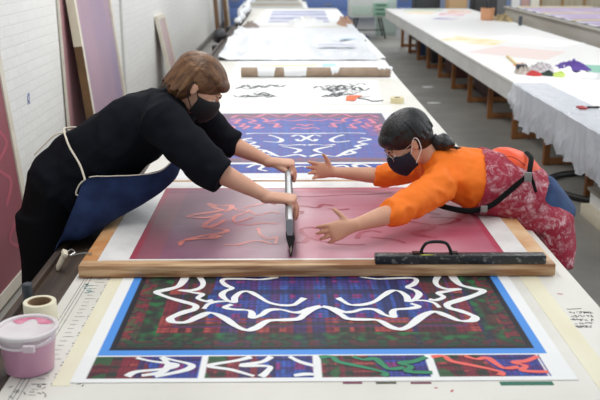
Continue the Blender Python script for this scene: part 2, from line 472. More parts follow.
R2P = [[(320, 54), (280, 47), (240, 57), (190, 48), (150, 58), (100, 52), (70, 60)], [(320, 97), (290, 93), (272, 98)], [(320, 88), (300, 82), (290, 84)], [(240, 88), (215, 92), (225, 80), (190, 78)],
       [(70, 70), (100, 66), (85, 78), (115, 80), (100, 90), (130, 88), (110, 98)], [(120, 62), (150, 70), (130, 76), (165, 84), (150, 96), (180, 92)], [(60, 84), (80, 92), (70, 100), (95, 104)],
       [(320, 66), (270, 70), (235, 66), (205, 72)], [(170, 60), (190, 68), (180, 74), (210, 70)]]
for R_, m_, l_ in ((R2W, m_wrib, 'white ribbons of the nearer half'), (R2P, m_prib, 'pink ribbons of the farther half')):
    mb = MB()
    for i, t in enumerate(R_):
        q = [C7(*p) for p in t]; ribbon(mb, q, .026, TZ + .0022, seed=i, vary=.5); ribbon(mb, [(2 * .107 - x, y) for x, y in q], .026, TZ + .0024, seed=i, vary=.5)
    mb.build('ribbon_motif', m_, f2, smooth=False, label=l_)

# ------------------------------------------------------------------ silk screen lying on the table
m_frame = mat('worn_orange_wood', (190, 132, 78), .5, col2=(220, 186, 146), scale=5, stretch=(.6, .6, 3), bump=.15, bscale=25, lo=.42, hi=.6)
m_framef = mat('worn_pale_wood', (150, 104, 66), .55, col2=(208, 172, 132), scale=9, stretch=(.35, 2, 5), bump=.2, bscale=25, lo=.4, hi=.62)
m_wtape = mat('white_tape', (232, 230, 226), .35, col2=(216, 212, 210), scale=10, bump=.05)
sc = empty('silk_screen', (.1, 3.5, TZ), 'large silk printing screen with wooden frame and wine red mesh on the table', 'silk screen')
Z0, Z1 = TZ + .004, TZ + .05
X0, X1, Y0, Y1 = -.765, .965, 2.885, 4.13
MB().box(X0, X1, Y0, Y0 + .06, Z0, Z1).build('frame_rail', m_framef, sc, bevel=.004, label='pale worn near rail of the frame')
MB().box(X0, X1, Y1 - .06, Y1, Z0, Z1).build('frame_rail', m_framef, sc, bevel=.004)
MB().box(X0, X0 + .075, Y0 + .06, Y1 - .06, Z0, Z1 - .001).build('frame_rail', m_frame, sc, bevel=.004, label='orange brown left rail of the frame')
MB().box(X1 - .075, X1, Y0 + .06, Y1 - .06, Z0, Z1 - .001).build('frame_rail', m_frame, sc, bevel=.004, label='orange brown right rail of the frame')
MX0, MX1, MY0, MY1 = -.60, .815, 2.955, 3.985
mb = MB()
mb.add([(X0 + .06, Y0 + .05, Z1 + .001), (MX0, MY0, Z1 - .012), (MX0 - .0, MY1, Z1 - .012), (X0 + .05, Y1 - .05, Z1 + .001)], [(0, 1, 2, 3)])
mb.build('edge_tape', m_wtape, sc, thick=.0015, label='white tape along the left inner edge')
mb = MB(); mb.add([(MX1, MY0, Z1 - .012), (X1 - .07, Y0 + .06, Z1 + .001), (X1 - .07, Y1 - .05, Z1 + .001), (MX1, MY1, Z1 - .012)], [(0, 1, 2, 3)])
mb.build('edge_tape', m_wtape, sc, thick=.0015, label='white tape along the right inner edge')
mb = MB(); mb.add([(X0 + .05, MY1, Z1 - .012), (X1 - .06, MY1, Z1 - .012), (X1 - .06, Y1 - .015, Z1 + .0015), (X0 + .05, Y1 - .015, Z1 + .0015)], [(0, 1, 2, 3)])
mb.build('edge_tape', m_wtape, sc, thick=.0015, label='white tape along the far rail')
mb = MB(); mb.box(MX0 - .1, X1 - .06, MY0 - .008, MY0 + .006, Z1 - .008, Z1 - .002); mb.build('edge_tape', m_wtape, sc, smooth=False, label='thin white tape along the near rail')
def mesh_colour(p):
    x, y = p.x, p.y
    t = min(1, max(0, (x - -.02) / .06))
    left = (140, 84, 104); right = (184, 108, 124)
    n = fnoise(x * 2.2, y * 3.5, 4); n2 = fnoise(x * 5, y * 5, 9); n3 = fnoise(x * 2, y * 30, 1)
    left = mixc(left, (124, 82, 106), min(1, max(0, .5 + n)))
    left = mixc(left, (156, 100, 118), max(0, n2) * .8)
    right = mixc(right, (202, 156, 166), min(1, max(0, .35 + n * 1.1)))
    right = mixc(right, (164, 70, 92), min(1, max(0, n2 + (x - .35) * 1.3) * .8))
    c = mixc(left, right, t)
    e = min(x - MX0, MX1 - x, y - MY0, MY1 - y)
    if x < -.49: c = mixc(c, (160, 92, 96), .5)
    if y > MY1 - .09 and abs(fnoise(x * 3, y * 30)) > .08: c = mixc(c, (190, 70, 90), .4) if x > 0 else mixc(c, (110, 60, 90), .4)
    if e < .025: c = mixc(c, (176, 50, 72), .5)
    c = tuple(v + 5 * n3 for v in c)
    return lin(tuple(min(255, max(0, v)) for v in c))
m_mesh = vcmat('inked_mesh', .34, bump=.03, bscale=60); m_mesh.node_tree.nodes['Principled BSDF'].inputs['Specular IOR Level'].default_value = .32
mb = MB(); grid(mb, MX0, MX1, MY0, MY1, 200, 150, Z1 - .012)
o = mb.build('mesh', m_mesh, None); dye(o, mesh_colour); o.data.transform(Matrix.Translation(-V(sc.location))); o.parent = sc
o['label'] = 'wine red mesh, mauve left of the squeegee and pinker right'
m_sal = mat('salmon_ink', (222, 120, 104), .4, col2=(188, 86, 88), scale=14); m_wine = mat('wine_ink', (156, 44, 66), .34, col2=(172, 66, 86), scale=14)
def CA(x, y): p = at(130 + x / 3.75, 180 + y / 3.75, Z1 - .012); return (p.x, p.y)
def CB(x, y): p = at(280 + x / 3.75, 180 + y / 3.75, Z1 - .012); return (p.x, p.y)
mb = MB()
for i, (t, w) in enumerate([([(295, 88), (320, 105), (345, 112), (300, 122), (245, 130), (218, 138), (255, 142), (300, 140), (340, 128)], .016), ([(340, 128), (310, 148), (280, 168), (290, 178), (330, 165), (355, 150)], .016),
                       ([(275, 178), (320, 182), (365, 188), (340, 200), (300, 205), (245, 216), (208, 226), (270, 220), (330, 218)], .014), ([(295, 88), (340, 98), (380, 95), (372, 112), (350, 118)], .014), ([(300, 215), (320, 208), (340, 214)], .018),
                       ([(385, 100), (400, 112), (440, 118), (420, 128), (390, 140), (395, 160), (430, 150), (460, 140)], .008), ([(425, 105), (470, 95), (520, 85), (545, 92)], .009), ([(440, 112), (480, 132), (530, 120), (560, 125)], .008),
                       ([(400, 166), (450, 168), (500, 162), (555, 165)], .008), ([(480, 180), (490, 205), (520, 222), (550, 214), (545, 240)], .009), ([(350, 242), (400, 244), (430, 236), (480, 228), (530, 240)], .011), ([(180, 238), (200, 228), (186, 246)], .008)]):
    ribbon(mb, [CA(*p) for p in t], w * 1.6, Z1 - .0112, seed=i)
mb.mi(1)
for i, (t, w) in enumerate([([(55, 100), (90, 98), (140, 104), (160, 92), (200, 96)], .014), ([(60, 120), (85, 118), (80, 128)], .01), ([(85, 200), (80, 185), (110, 178), (150, 180)], .013), ([(85, 200), (105, 215), (90, 232), (60, 236), (45, 246)], .014),
                       ([(110, 215), (140, 226), (150, 215), (135, 205)], .014), ([(150, 228), (190, 236), (240, 242), (320, 243)], .012), ([(55, 60), (120, 62), (240, 56), (330, 54), (420, 47)], .008), ([(290, 220), (300, 200), (340, 190), (380, 196)], .012),
                       ([(470, 150), (510, 160), (560, 168), (570, 180), (530, 190), (500, 200), (540, 210), (590, 218)], .016), ([(480, 135), (530, 122), (600, 130)], .012), ([(560, 170), (620, 165), (670, 150), (640, 142), (560, 140)], .014), ([(180, 108), (220, 112), (260, 108)], .01),
                       ([(340, 215), (420, 222), (470, 236)], .01)]):
    ribbon(mb, [CB(*p) for p in t], w * 1.6, Z1 - .0112, seed=i)
mb.build('ribbon_stencil', [m_sal, m_wine], sc, smooth=False, label='salmon and wine red ribbon outlines showing in the mesh')

# hook and cream clip holding the screen at the rail
m_cream = mat('cream_plastic', (222, 212, 188), .5); m_steel = mat('worn_steel', (170, 170, 168), .3, metal=.9)
hk = empty('hinge_clip', (-.87, 3.02, TZ), 'cream clip with wire hook tying the screen frame to the side rail', 'clip')
mb = MB(); M = Matrix.Translation((-.862, 3.03, TZ + .022)) @ Matrix.Rotation(.5, 4, 'Y') @ Matrix.Rotation(.35, 4, 'Z') @ Matrix.Scale(.62, 4)
mb.box(-.010, .010, -.03, .03, -.065, .045, M); mb.box(-.02, .012, -.045, .02, .035, .065, M)
mb.build('clip_body', m_cream, hk, bevel=.004)
MB().tube(catmull([(-.85, 3.03, TZ + .04), (-.83, 3.05, TZ + .055), (-.81, 3.03, TZ + .05), (-.825, 3.01, TZ + .045), (-.80, 3.01, TZ + .05), (-.77, 3.01, TZ + .055), (-.74, 3.0, TZ + .055)]), .0028, 8).build('hook', m_steel, hk)

# ------------------------------------------------------------------ squeegee being dragged
m_alu = mat('brushed_aluminium', (158, 161, 163), .38, metal=.6)
m_rub = mat('black_rubber', (24, 24, 26), .4)
sq = empty('squeegee', (.0, 3.45, Z1 - .01), 'tall metal squeegee with black blade held upright on the red mesh', 'squeegee')
SQ0, SQ1 = 3.0, 3.93
def prof_bar(prof, y0, y1, skew=0):
    n = len(prof); vs = [(x, y0, z) for x, z in prof] + [(x + skew, y1, z) for x, z in prof]
    return vs, [tuple(range(n)), tuple(reversed(range(n, 2 * n)))] + [(i, n + i, n + (i + 1) % n, (i + 1) % n) for i in range(n)]
zb = Z1 - .011
mb = MB(); vs, fs = prof_bar([(-.010, zb + .085), (-.016, zb + .11), (-.0155, zb + .142), (-.007, zb + .149), (.009, zb + .149), (.012, zb + .140), (.011, zb + .085)], SQ0, SQ1, -.008); mb.add(vs, fs)
mb.build('handle', m_alu, sq, bevel=.002, smooth=False)
mb = MB(); vs, fs = prof_bar([(.0, zb + .001), (.006, zb + .001), (.012, zb + .035), (.019, zb + .075), (.012, zb + .098), (-.004, zb + .112), (-.016, zb + .095), (-.014, zb + .07), (-.003, zb + .035)], SQ0 + .001, SQ1 - .002, -.008); mb.add(vs, fs)
mb.build('blade', m_rub, sq, smooth=False, bevel=.001)
mb = MB(); vs, fs = prof_bar([(.001, zb + .012), (.007, zb + .028), (.006, zb + .048), (-.001, zb + .035)], SQ0 - .004, SQ0 + .002); mb.add(vs, fs)
mb.build('end_fitting', m_steel, sq, smooth=False)

# spare squeegee bar with bent handle resting on the near rail
m_blk = mat('black_paint_spattered', (30, 30, 32), .4, col2=(140, 138, 130), scale=60, lo=.56, hi=.74, bump=.15, bscale=50)
bq = empty('squeegee_bar', (.6, 2.92, Z1), 'black spattered squeegee bar with bent grip lying on the near frame rail', 'squeegee')
mb = MB(); M = Matrix.Translation((.613, 2.905, Z1 + .017)) @ Matrix.Rotation(-.006, 4, 'Z')
mb.box(-.305, .315, -.022, .022, -.016, .016, M); mb.build('bar', m_blk, bq, bevel=.004)
m_hand = mat('dark_metal_grip', (30, 30, 32), .3, metal=.4)
g0 = .475; mb = MB()
mb.tube(catmull([(g0, 2.915, Z1 + .03), (g0 + .008, 2.915, Z1 + .055), (g0 + .022, 2.915, Z1 + .072), (g0 + .05, 2.915, Z1 + .077), (g0 + .085, 2.915, Z1 + .074), (g0 + .1, 2.915, Z1 + .062), (g0 + .115, 2.915, Z1 + .030)]), .006, 10)
mb.box(g0 - .03, g0 + .01, 2.90, 2.925, Z1 + .033, Z1 + .038); mb.box(g0 + .105, g0 + .135, 2.90, 2.925, Z1 + .033, Z1 + .038)
mb.build('grip', m_hand, bq)
mb = MB()
mb.ell((g0 + .02, 2.896, Z1 + .0332), (.026, .004, .0012), nu=12, nv=6)
mb.build('paint_spatter', mat('yellow_paint', (186, 190, 60), .5), bq, label='yellow green paint smear')

# ------------------------------------------------------------------ near left: bucket, tape roll, knob
bk = empty('paint_bucket', (-.738, 2.195, TZ), 'plastic tub of pink ink with a whitish lid at the lower left corner', 'bucket')
m_tub = mat('pink_tub', (196, 150, 172), .3, col2=(186, 134, 160), scale=4, coat=.3)
m_rim = mat('cloudy_plastic', (214, 204, 208), .3, col2=(206, 186, 194), scale=6, coat=.3)
c = (-.738, 2.195, TZ)
mb = MB(); mb.lathe(c, [(0.001, .0015), (.062, .0015), (.067, .006), (.075, .085), (.077, .091), (.076, .093)]); mb.build('pail', m_tub, bk)
mb = MB(); mb.lathe(c, [(.076, .093), (.080, .120), (.084, .122), (.084, .126), (.081, .127), (.0805, .122)]); mb.build('rim_band', m_rim, bk)
mb = MB(); mb.lathe(c, [(.0001, .1225), (.058, .1225), (.073, .1235), (.075, .130), (.082, .132), (.087, .129), (.087, .120)]); mb.build('lid', mat('lid_white', (226, 220, 220), .4, col2=(212, 200, 202), scale=9), bk)
m_pink = mat('pink_smear', (206, 90, 130), .5, col2=(222, 150, 170), scale=30)
mb = MB(); vs = []; 
ri = [(.5 + i * .16) for i in range(13)]
vs = [V(c) + V((r * math.cos(a), r * math.sin(a), zz)) for a in ri for r, zz in ((.052 + .012 * math.sin(a * 5), .1233), (.0725, .1245))]
mb.add(vs, [(2 * i, 2 * i + 1, 2 * i + 3, 2 * i + 2) for i in range(12)]); mb.build('ink_smear', m_pink, bk, label='bright pink ink smear on the lid')
mb = MB(); mb.tube(catmull([(-.738 + .088 * math.cos(a), 2.195 + .088 * math.sin(a), TZ + .108 - .010 * math.sin((a + PI * .85) * 1.6)) for a in [-PI * .95 + i * .25 for i in range(11)]]), .0035)
mb.box(-.72, -.69, 2.092, 2.104, TZ + .098, TZ + .116); mb.build('bail_handle', m_rim, bk)
tr = empty('tape_roll', (-.798, 2.52, TZ), 'wide roll of cream masking tape standing on end behind the bucket', 'tape roll')
c = (-.798, 2.52, TZ + .0005)
mb = MB(); mb.lathe(c, [(.037, 0), (.051, 0), (.0515, .002), (.0515, .066), (.050, .068), (.038, .068), (.037, .0)]); mb.build('tape', m_tape, tr)
mb = MB(); mb.lathe(c, [(.033, 0), (.0368, 0), (.0368, .067), (.034, .0675), (.033, 0)]); mb.build('core', mat('card_core', (150, 120, 90), .8), tr)
mb = MB(); mb.box(-.80, -.772, 2.568, 2.574, TZ + .038, TZ + .058); mb.build('loose_end', m_tape, tr)
tag(MB().lathe((-.885, 2.68, TZ + .0005), [(.0001, 0), (.016, 0), (.0165, .004), (.0165, .062), (.014, .065), (.0001, .065)], 24).build('rail_stop', mat('grey_plastic', (62, 68, 74), .5)), 'short dark grey peg standing on the side rail behind the tape roll', 'peg')

# ------------------------------------------------------------------ things further up the main table
m_paper = mat('white_paper', (238, 238, 236), .6); m_card = mat('brown_card_tube', (158, 138, 118), .7, col2=(142, 122, 102), scale=14)
m_plas = mat('clear_plastic_film', (226, 228, 231), .42, bump=.4, bscale=7)
def flat(name, q, m, label, cat, t=.0012, z=TZ, group=None):
    mb = MB(); P = [at(x, y, TZ) for x, y in q]; b = [(p.x, p.y, z) for p in P]; tt = [(p.x, p.y, z + t) for p in P]; n = len(P)
    mb.add(b + tt, [tuple(reversed(range(n))), tuple(range(n, 2 * n))] + [(i, (i + 1) % n, n + (i + 1) % n, n + i) for i in range(n)])
    return tag(mb.build(name, m, smooth=False), label, cat, group)
flat('paper_sheet', [(197, 110), (393, 110), (390, 106), (200, 106)], m_paper, 'long white paper strip just beyond the blue printed fabric', 'paper')
dr = empty('ink_drawing', at(300, 92, TZ), 'white sheet with loose black brush strokes between the tube and blue print', 'drawing')
P = [at(*p, TZ) for p in ((218, 106), (382, 104), (378, 80), (238, 80))]
mb = MB(); mb.add([(p.x, p.y, TZ + .0015) for p in P], [(0, 1, 2, 3)]); mb.build('sheet', m_paper, dr, smooth=False, thick=.001)
dr_ = random.Random(5)
for cxp, lb_ in ((262, 'left cluster of brush strokes'), (340, 'right cluster of brush strokes')):
    mb = MB()
    for i in range(34):
        x = cxp + (dr_.random() - .5) * 44; y = 91 + (dr_.random() - .5) * 13; a = (dr_.random() - .4) * 1.8
        q = [at(x - 9, y + a, TZ), at(x - 3, y - a * 2, TZ), at(x + 3, y + a * 1.5, TZ), at(x + 9, y - a, TZ)]
        ribbon(mb, [(p.x, p.y) for p in q], (.006 + dr_.random() * .02), TZ + .003 + i * .00002, seed=i, vary=.7)
    mb.build('brush_strokes', mat('black_brush', (60, 66, 66), .6), dr, smooth=False, label=lb_)
def crumple(name, cx, cy, rx, ry, h, m, label, cat, z=TZ, seed=0, n=26, kind=None, group=None):
    mb = MB(); vs = []; fs = []
    for j in range(n + 1):
        for i in range(n * 2):
            a = 2 * PI * i / (n * 2); r = j / n
            k = 1 + .25 * fnoise(math.cos(a) * 1.6, math.sin(a) * 1.6, seed)
            hh = h * max(0, (1 - r ** 2)) * (.55 + .8 * abs(fnoise(r * math.cos(a) * 3, r * math.sin(a) * 3, seed + 3)) + .3 * fnoise(r * math.cos(a) * 8, r * math.sin(a) * 8, seed))
            vs.append((cx + rx * r * k * math.cos(a), cy + ry * r * k * math.sin(a), z + .001 + max(0, hh)))
    w = n * 2
    for j in range(n):
        for i in range(w): fs.append((j * w + i, j * w + (i + 1) % w, (j + 1) * w + (i + 1) % w, (j + 1) * w + i))
    b0 = n * w; fs.append(tuple(reversed(range(b0, b0 + w))))
    mb.add(vs, fs); return tag(mb.build(name, m), label, cat, group, kind)
p = at(297, 92, TZ); crumple('crumpled_paper', p.x, p.y - .05, .26, .28, .05, m_paper, 'crumpled white tissue lying on the black brush drawing', 'paper', seed=4)
tbv = empty('cardboard_tube', (.26, 8.12, TZ), 'long brown cardboard tube wrapped in clear plastic lying across the table', 'tube')
mb = MB(); mb.tube([(-.46, 8.13, TZ + .049), (.96, 8.11, TZ + .049)], .046, 24); mb.build('tube', m_card, tbv)
for x0, x1 in ((-.3, -.14), (-.05, .16), (.40, .46), (.84, .97)):
    mb = MB(); mb.tube([(x0 + (x1 - x0) * i / 8, 8.12, TZ + .053 + .002 * math.sin(i * 2.1)) for i in range(9)], [.0475 + .003 * abs(math.sin(i * 1.9)) for i in range(9)], 24); mb.build('plastic_wrap', m_plas, tbv)
flat('paper_sheet', [(228, 78), (398, 79), (385, 60), (240, 58)], m_paper, 'white paper under the brown cardboard tube', 'paper', t=.0015)
c = at(397, 103, TZ)
tr = empty('tape_roll', c, 'small flat roll of cream tape near the right edge of the table', 'tape roll')
MB().lathe(c, [(.028, 0), (.053, 0), (.053, .045), (.028, .045), (.028, 0)]).build('tape', mat('beige_tape', (222, 210, 168), .5), tr)
MB().lathe(c, [(.024, 0), (.0275, 0), (.0275, .044), (.024, .044), (.024, 0)]).build('core', MATS['card_core'], tr)
q = at(353, 98, TZ)
mb = MB(); mb.add([(q.x - .07, q.y - .16, TZ + .004), (q.x + .0, q.y - .18, TZ + .012), (q.x + .03, q.y - .03, TZ + .008), (q.x + .08, q.y + .05, TZ + .012), (q.x + .03, q.y + .12, TZ + .004), (q.x - .05, q.y + .05, TZ + .01)], [(0, 1, 2, 5), (5, 2, 3, 4)])
tag(mb.build('orange_scrap', mat('orange_card', (238, 104, 48), .5), thick=.003), 'small bright orange scrap beside the black brush drawing', 'scrap')
mb = MB(); mb.tube(catmull([tuple(at(x, y, TZ) + V((0, 0, .006))) for x, y in ((358, 99), (366, 100), (374, 102), (383, 101))]), .004, 8)
tag(mb.build('brush_handle', m_dark), 'thin dark stick right of the orange scrap', 'stick')
flat('colour_note', [(322, 66.5), (336, 66.5), (335, 64), (323, 64)], mat('pale_cyan', (176, 222, 226), .6), 'pale cyan paper slip beyond the cardboard tube', 'paper', z=TZ + .003)
flat('yellow_tape_strip', [(258, 67), (318, 66), (318, 65), (262, 65.4)], mat('pale_yellow', (236, 228, 170), .6), 'pale yellow tape line beyond the cardboard tube', 'tape', z=TZ + .003)
# plastic film spread over the table
def film(x, y):
    w = max(0, 1 - abs(y - 9.9) / .35); w2 = max(0, 1 - abs(y - 11.6) / 1.6)
    e = max(0, (-.62 - x) / .3)
    return (.012 + .07 * w * abs(fnoise(x * 5, y * 3, 2)) + .05 * w2 * abs(fnoise(x * 3, y * 1.2, 5)) * 2 + .12 * e * abs(fnoise(x * 6, y * 2)) + .008 * fnoise(x * 9, y * 4))
mb = MB(); grid(mb, -.80, .98, 9.4, 13.6, 90, 150, TZ, lambda x, y: max(.003, film(x, y)))
tag(mb.build('plastic_film', m_plas, thick=.001), 'crumpled clear plastic film spread over the table beyond the tube', 'plastic film')
flat('paper_sheet', [(228, 58), (386, 58), (362, 33), (250, 33)], m_paper, 'wide white paper layer under the crumpled plastic film', 'paper', t=.001)
for i, (q, c, lb) in enumerate([([(318, 50), (355, 50), (353, 48.5), (318, 48.5)], (196, 200, 214), 'pale grey slip on the plastic film, nearer one'), ([(340, 43.5), (358, 43.5), (355, 42), (338, 42)], (200, 220, 235), 'pale blue slip near the right table edge')]):
    flat('paper_slip', q, mat('slip_%d' % i, c, .6), lb, 'paper', z=TZ + .055)
# far printed sheet with purple bands
fp = empty('printed_sheet', at(300, 16, TZ), 'far white sheet printed with pale lilac bands at the table end', 'printed sheet')
P = [at(*p, TZ) for p in ((250, 26), (352, 26), (338, 9.5), (266, 9.5))]
mb = MB(); mb.add([(p.x, p.y, TZ + .002) for p in P], [(0, 1, 2, 3)]); mb.build('sheet', m_paper, fp, smooth=False, thick=.001)
mb = MB()
for k, (a, b) in enumerate(((11, 13), (13.6, 16), (17, 20), (21, 22.4))):
    P = [at(*p, TZ) for p in ((271 - k * 1.2, b), (326 + k * 1.4, b), (324 + k * 1.4, a), (273 - k * 1.2, a))]
    mb.add([(p.x, p.y, TZ + .004) for p in P], [(0, 1, 2, 3)])
mb.build('printed_bands', mat('lilac_print', (150, 154, 190), .6, col2=(186, 188, 210), scale=3), fp, smooth=False, label='pale lilac bands')
q = at(305, 24, TZ); crumple('crumpled_paper', q.x, q.y, .32, .7, .14, m_paper, 'white paper heap at the foot of the lilac printed sheet', 'paper', seed=9)
q = at(345, 24, TZ); crumple('leather_glove', q.x, q.y, .14, .5, .16, mat('glove_brown', (176, 140, 118), .8), 'brown crumpled glove at the far right table corner', 'glove', seed=2)
q = at(363, 32, TZ); 
mb = MB(); grid(mb, .93, 1.09, 11.6, 15.2, 12, 70, TZ, lambda x, y: .015 + .03 * abs(fnoise(x * 9, y * 3)) - (.0 if x < 1.04 else (x - 1.04) * 9))
tag(mb.build('plastic_sheet_edge', m_plas, thick=.001), 'clear plastic hanging over the far right table edge', 'plastic film')
# roll of white plastic standing at the far left
rp = empty('plastic_roll', (-.83, 15.5, TZ), 'white plastic bundle slumped on the far left table corner', 'plastic bundle')
mb = MB()
for i in range(9):
    a = i / 8; mb.ell((-.86 + .13 * a + .03 * math.sin(i * 2), 14.6 + 2.6 * a, TZ + .05 + .26 * a + .02 * math.sin(i)), (.07 + .02 * math.sin(i * 3), .22, .06))
mb.build('bundle', m_plas, rp, voxel=.02)
mb = MB(); mb.loft([((-.95, 17.3, TZ + .36), .02, .03), ((-.72, 17.5, TZ + .42), .10, .06), ((-.58, 17.6, TZ + .38), .04, .03)], (0, 1, 0)); mb.build('bundle_top', m_plas, rp)
q = at(251, 24, TZ); crumple('rag', -.62, 13.9, .14, .26, .10, mat('grey_rag', (150, 138, 130), .9), 'grey brown rag below the white plastic bundle', 'rag', seed=12)
m_black = mat('matte_black', (28, 28, 32), .6)
tag(MB().ell((-.98, 12.1, TZ + .03), (.10, .25, .10)).build('black_bag', m_black, voxel=.02, warp=lambda c, n: c + n * .02 * fnoise(c.x * 9, c.y * 5, c.z * 9)), 'small black bag hanging at the left rail by the wall', 'bag')
tag(MB().box(-.99, -.93, 11.0, 11.2, TZ - .12, TZ).build('rail_clamp', m_black, bevel=.005), 'black clamp on the left rail, nearer the camera', 'clamp')
tag(MB().box(-1.0, -.94, 13.7, 14.0, TZ - .08, TZ + .02).build('rail_clamp', m_black, bevel=.005), 'black clamp on the left rail, farther away', 'clamp')

# ------------------------------------------------------------------ screens leaning on the brick wall
m_cframe = mat('cream_frame_wood', (226, 220, 206), .6, col2=(214, 204, 186), scale=6)
m_bside = mat('brown_side_wood', (120, 88, 52), .6, col2=(98, 70, 42), scale=6)
def lean_screen(name, y0, y1, xb, xt, zt, mesh_a, mesh_b, label, w=.05, d=.035, group='silk screens leaning on the brick wall', side=None, marks=False, tape=0):
    r = empty(name, ((xb), (y0 + y1) / 2, 0), label, 'silk screen', group)
    h = math.hypot(xt - xb, zt); ang = math.atan2(xb - xt, zt)
    M = Matrix.Translation((xb, 0, .02)) @ Matrix.Rotation(-ang, 4, 'Y')     # local: z up the screen, x towards the room
    fm = [m_cframe, side or m_cframe]
    def rail(a0, a1, b0, b1, front=True):
        mb = MB(); mb.box(-d, 0, a0, a1, b0, b1, M)
        if side and a0 == y0 and a1 < y1:
            for k in range(len(mb.f)):
                if k == 2: mb.m[k] = 1
        mb.build('frame_rail', fm, r, bevel=0, smooth=False)
    rail(y0, y0 + w, 0, h); rail(y1 - w, y1, 0, h); rail(y0 + w, y1 - w, 0, w); rail(y0 + w, y1 - w, h - w, h)
    mm = mat(label[:18] + '_mesh', mesh_a, .45, col2=mesh_b, scale=1.3, stretch=(1, 1.2, .5), lo=.3, hi=.7)
    mb = MB(); mb.box(-d * .35, -d * .3, y0 + w, y1 - w, w, h - w, M); mb.build('mesh', mm, r, smooth=False)
    if side:
        mb = MB(); mb.box(-d, .0, y0 - .004, y0 - .0005, 1.22, h, M); mb.build('edge_tape', mat('cream_edge_tape', (218, 210, 186), .6), r, smooth=False)
    if tape:
        mb = MB(); mb.box(-d * .29, -d * .27, y0 + w, y1 - w, h - w - tape, h - w, M); mb.build('edge_tape', m_wtape, r, smooth=False)
    if marks:
        mb = MB(); k = 0
        Rm = M @ Matrix(((0, 0, 1, -d * .28), (1, 0, 0, 0), (0, 1, 0, 0), (0, 0, 0, 1)))
        for t in ([(y1 - .35, .5), (y1 - .2, .62), (y1 - .38, .75), (y1 - .15, .85), (y1 - .3, 1.0), (y1 - .15, 1.15)], [(y1 - .75, .3), (y1 - .55, .5), (y1 - .8, .6), (y1 - .5, .8), (y1 - .7, 1.0)],
                  [(y1 - .25, .2), (y1 - .4, .3), (y1 - .2, .38)], [(y1 - .5, 1.0), (y1 - .3, 1.3), (y1 - .45, 1.5)]):
            mb2 = MB(); ribbon(mb2, t, .035, 0, seed=k); mb.add([Rm @ V(p) for p in mb2.v], mb2.f); k += 1
        mb.build('ribbon_stencil', mat('rose_ink', (178, 90, 104), .5), r, smooth=False)
    return r
lean_screen('silk_screen', 3.2, 5.3, -1.66, -1.865, 2.4, (132, 66, 78), (150, 84, 94), 'tall wine red screen with cream frame leaning at the left picture edge', w=.07, marks=True)
lean_screen('silk_screen', 7.12, 8.6, -1.86, -1.876, 1.65, (196, 148, 150), (186, 140, 146), 'dusty pink screen leaning behind the brown sided one', w=.02, d=.02)  # pink panel stands in for the tinted shade the lilac screen throws on the wall
lean_screen('silk_screen', 7.25, 8.72, -1.62, -1.80, 1.78, (182, 150, 160), (150, 136, 162), 'lilac mesh screen with brown sided cream frame behind the person in black', w=.06, d=.07, side=m_bside, tape=.12)
lean_screen('silk_screen', 12.2, 12.9, -1.62, -1.85, 1.12, (190, 150, 150), (214, 206, 204), 'narrow pale screen leaning farther along the wall', w=.06, d=.05)
# blue pencil mark on wall
mb = MB()
for p, q in (((0, 0), (.0, .04)), ((0, .04), (.03, .05)), ((.03, .05), (.02, .01)), ((.0, .02), (.03, .0))):
    y, z = 6.15, .93
    mb.bar((-1.8985, y + p[0] * 1.5, z + p[1] * 1.5), (-1.8985, y + q[0] * 1.5, z + q[1] * 1.5), .008, .002, up=(1, 0, 0))
tag(mb.build('wall_mark', mat('blue_marker', (70, 90, 170), .6), smooth=False), 'small blue scribble drawn on the white brick wall', 'mark')

# ------------------------------------------------------------------ right hand table
rt = empty('print_table', (2.98, 11.5, 0), 'long white table on wooden frames across the aisle to the right', 'table')
MB().box(2.06, 3.88, 3.4, 18.7, TZ - .03, TZ).build('tabletop', mat('right_top', (226, 224, 220), .45), rt, bevel=.006)
MB().box(2.075, 3.865, 3.42, 18.68, TZ - .20, TZ - .03).build('apron', mat('apron_white', (208, 207, 203), .6, col2=(198, 197, 194), scale=3), rt, smooth=False)
for k in range(13):
    y = 4.4 + 1.217 * k
    f = MB(); f.box(2.47, 2.53, y - .03, y + .03, 0, TZ - .2).build('leg', m_woodleg, rt, bevel=.003)
    f = MB(); f.box(3.45, 3.51, y - .03, y + .03, 0, TZ - .2).build('leg', m_woodleg, rt, bevel=.003)
    f = MB(); f.box(2.53, 3.45, y - .028, y + .028, .01, .07).build('cross_bar', m_woodleg, rt, bevel=.003)
# plastic draped over the near part of the edge
def drape(x, y):
    return 0
mb = MB(); vs = []; fs = []; ny = 260; prof = 20
for j in range(ny + 1):
    y = 3.6 + (7.7 - 3.6) * j / ny
    for i in range(prof + 1):
        s = i / prof * .58
        if s < .28: x = 2.34 - s; z = TZ + .006
        else: x = 2.045 - .012 - .02 * ((s - .28) / .3) ; z = TZ + .006 - (s - .28) * (1 - .10 * fnoise(y * 4.5, 3) * 4) * min(1, (7.75 - y) / .5 * .5 + .5)
        k = max(0, (s - .25) / .33)
        x -= .05 * k * abs(fnoise(y * 6 + s * 2, s * 3)) + .04 * k * abs(fnoise(y * 15 - s * 5, s * 7, 4)); z += .004 * fnoise(y * 6, s * 12)
        if s < .28: z = max(z, TZ + .003)
        vs.append((x, y, z))
for j in range(ny):
    for i in range(prof): a = j * (prof + 1) + i; fs.append((a, a + 1, a + prof + 2, a + prof + 1))
mb.add(vs, fs)
m_drape = mat('frosted_plastic', (222, 226, 234), .25, bump=.8, bscale=16, alpha=.45)
tag(mb.build('plastic_drape', m_drape, thick=.0008), 'crinkled clear plastic draped over the near edge of the right table', 'plastic film')
def R(px, py, dz=0): p = at(px, py, TZ); return V((p.x, p.y, TZ + dz))
flat('paper_sheet', [(440, 40), (492, 46), (508, 41), (458, 36)], mat('cream_paper', (222, 200, 132), .6, col2=(232, 228, 214), scale=5), 'cream and yellow paper sheets on the middle of the right table', 'paper')
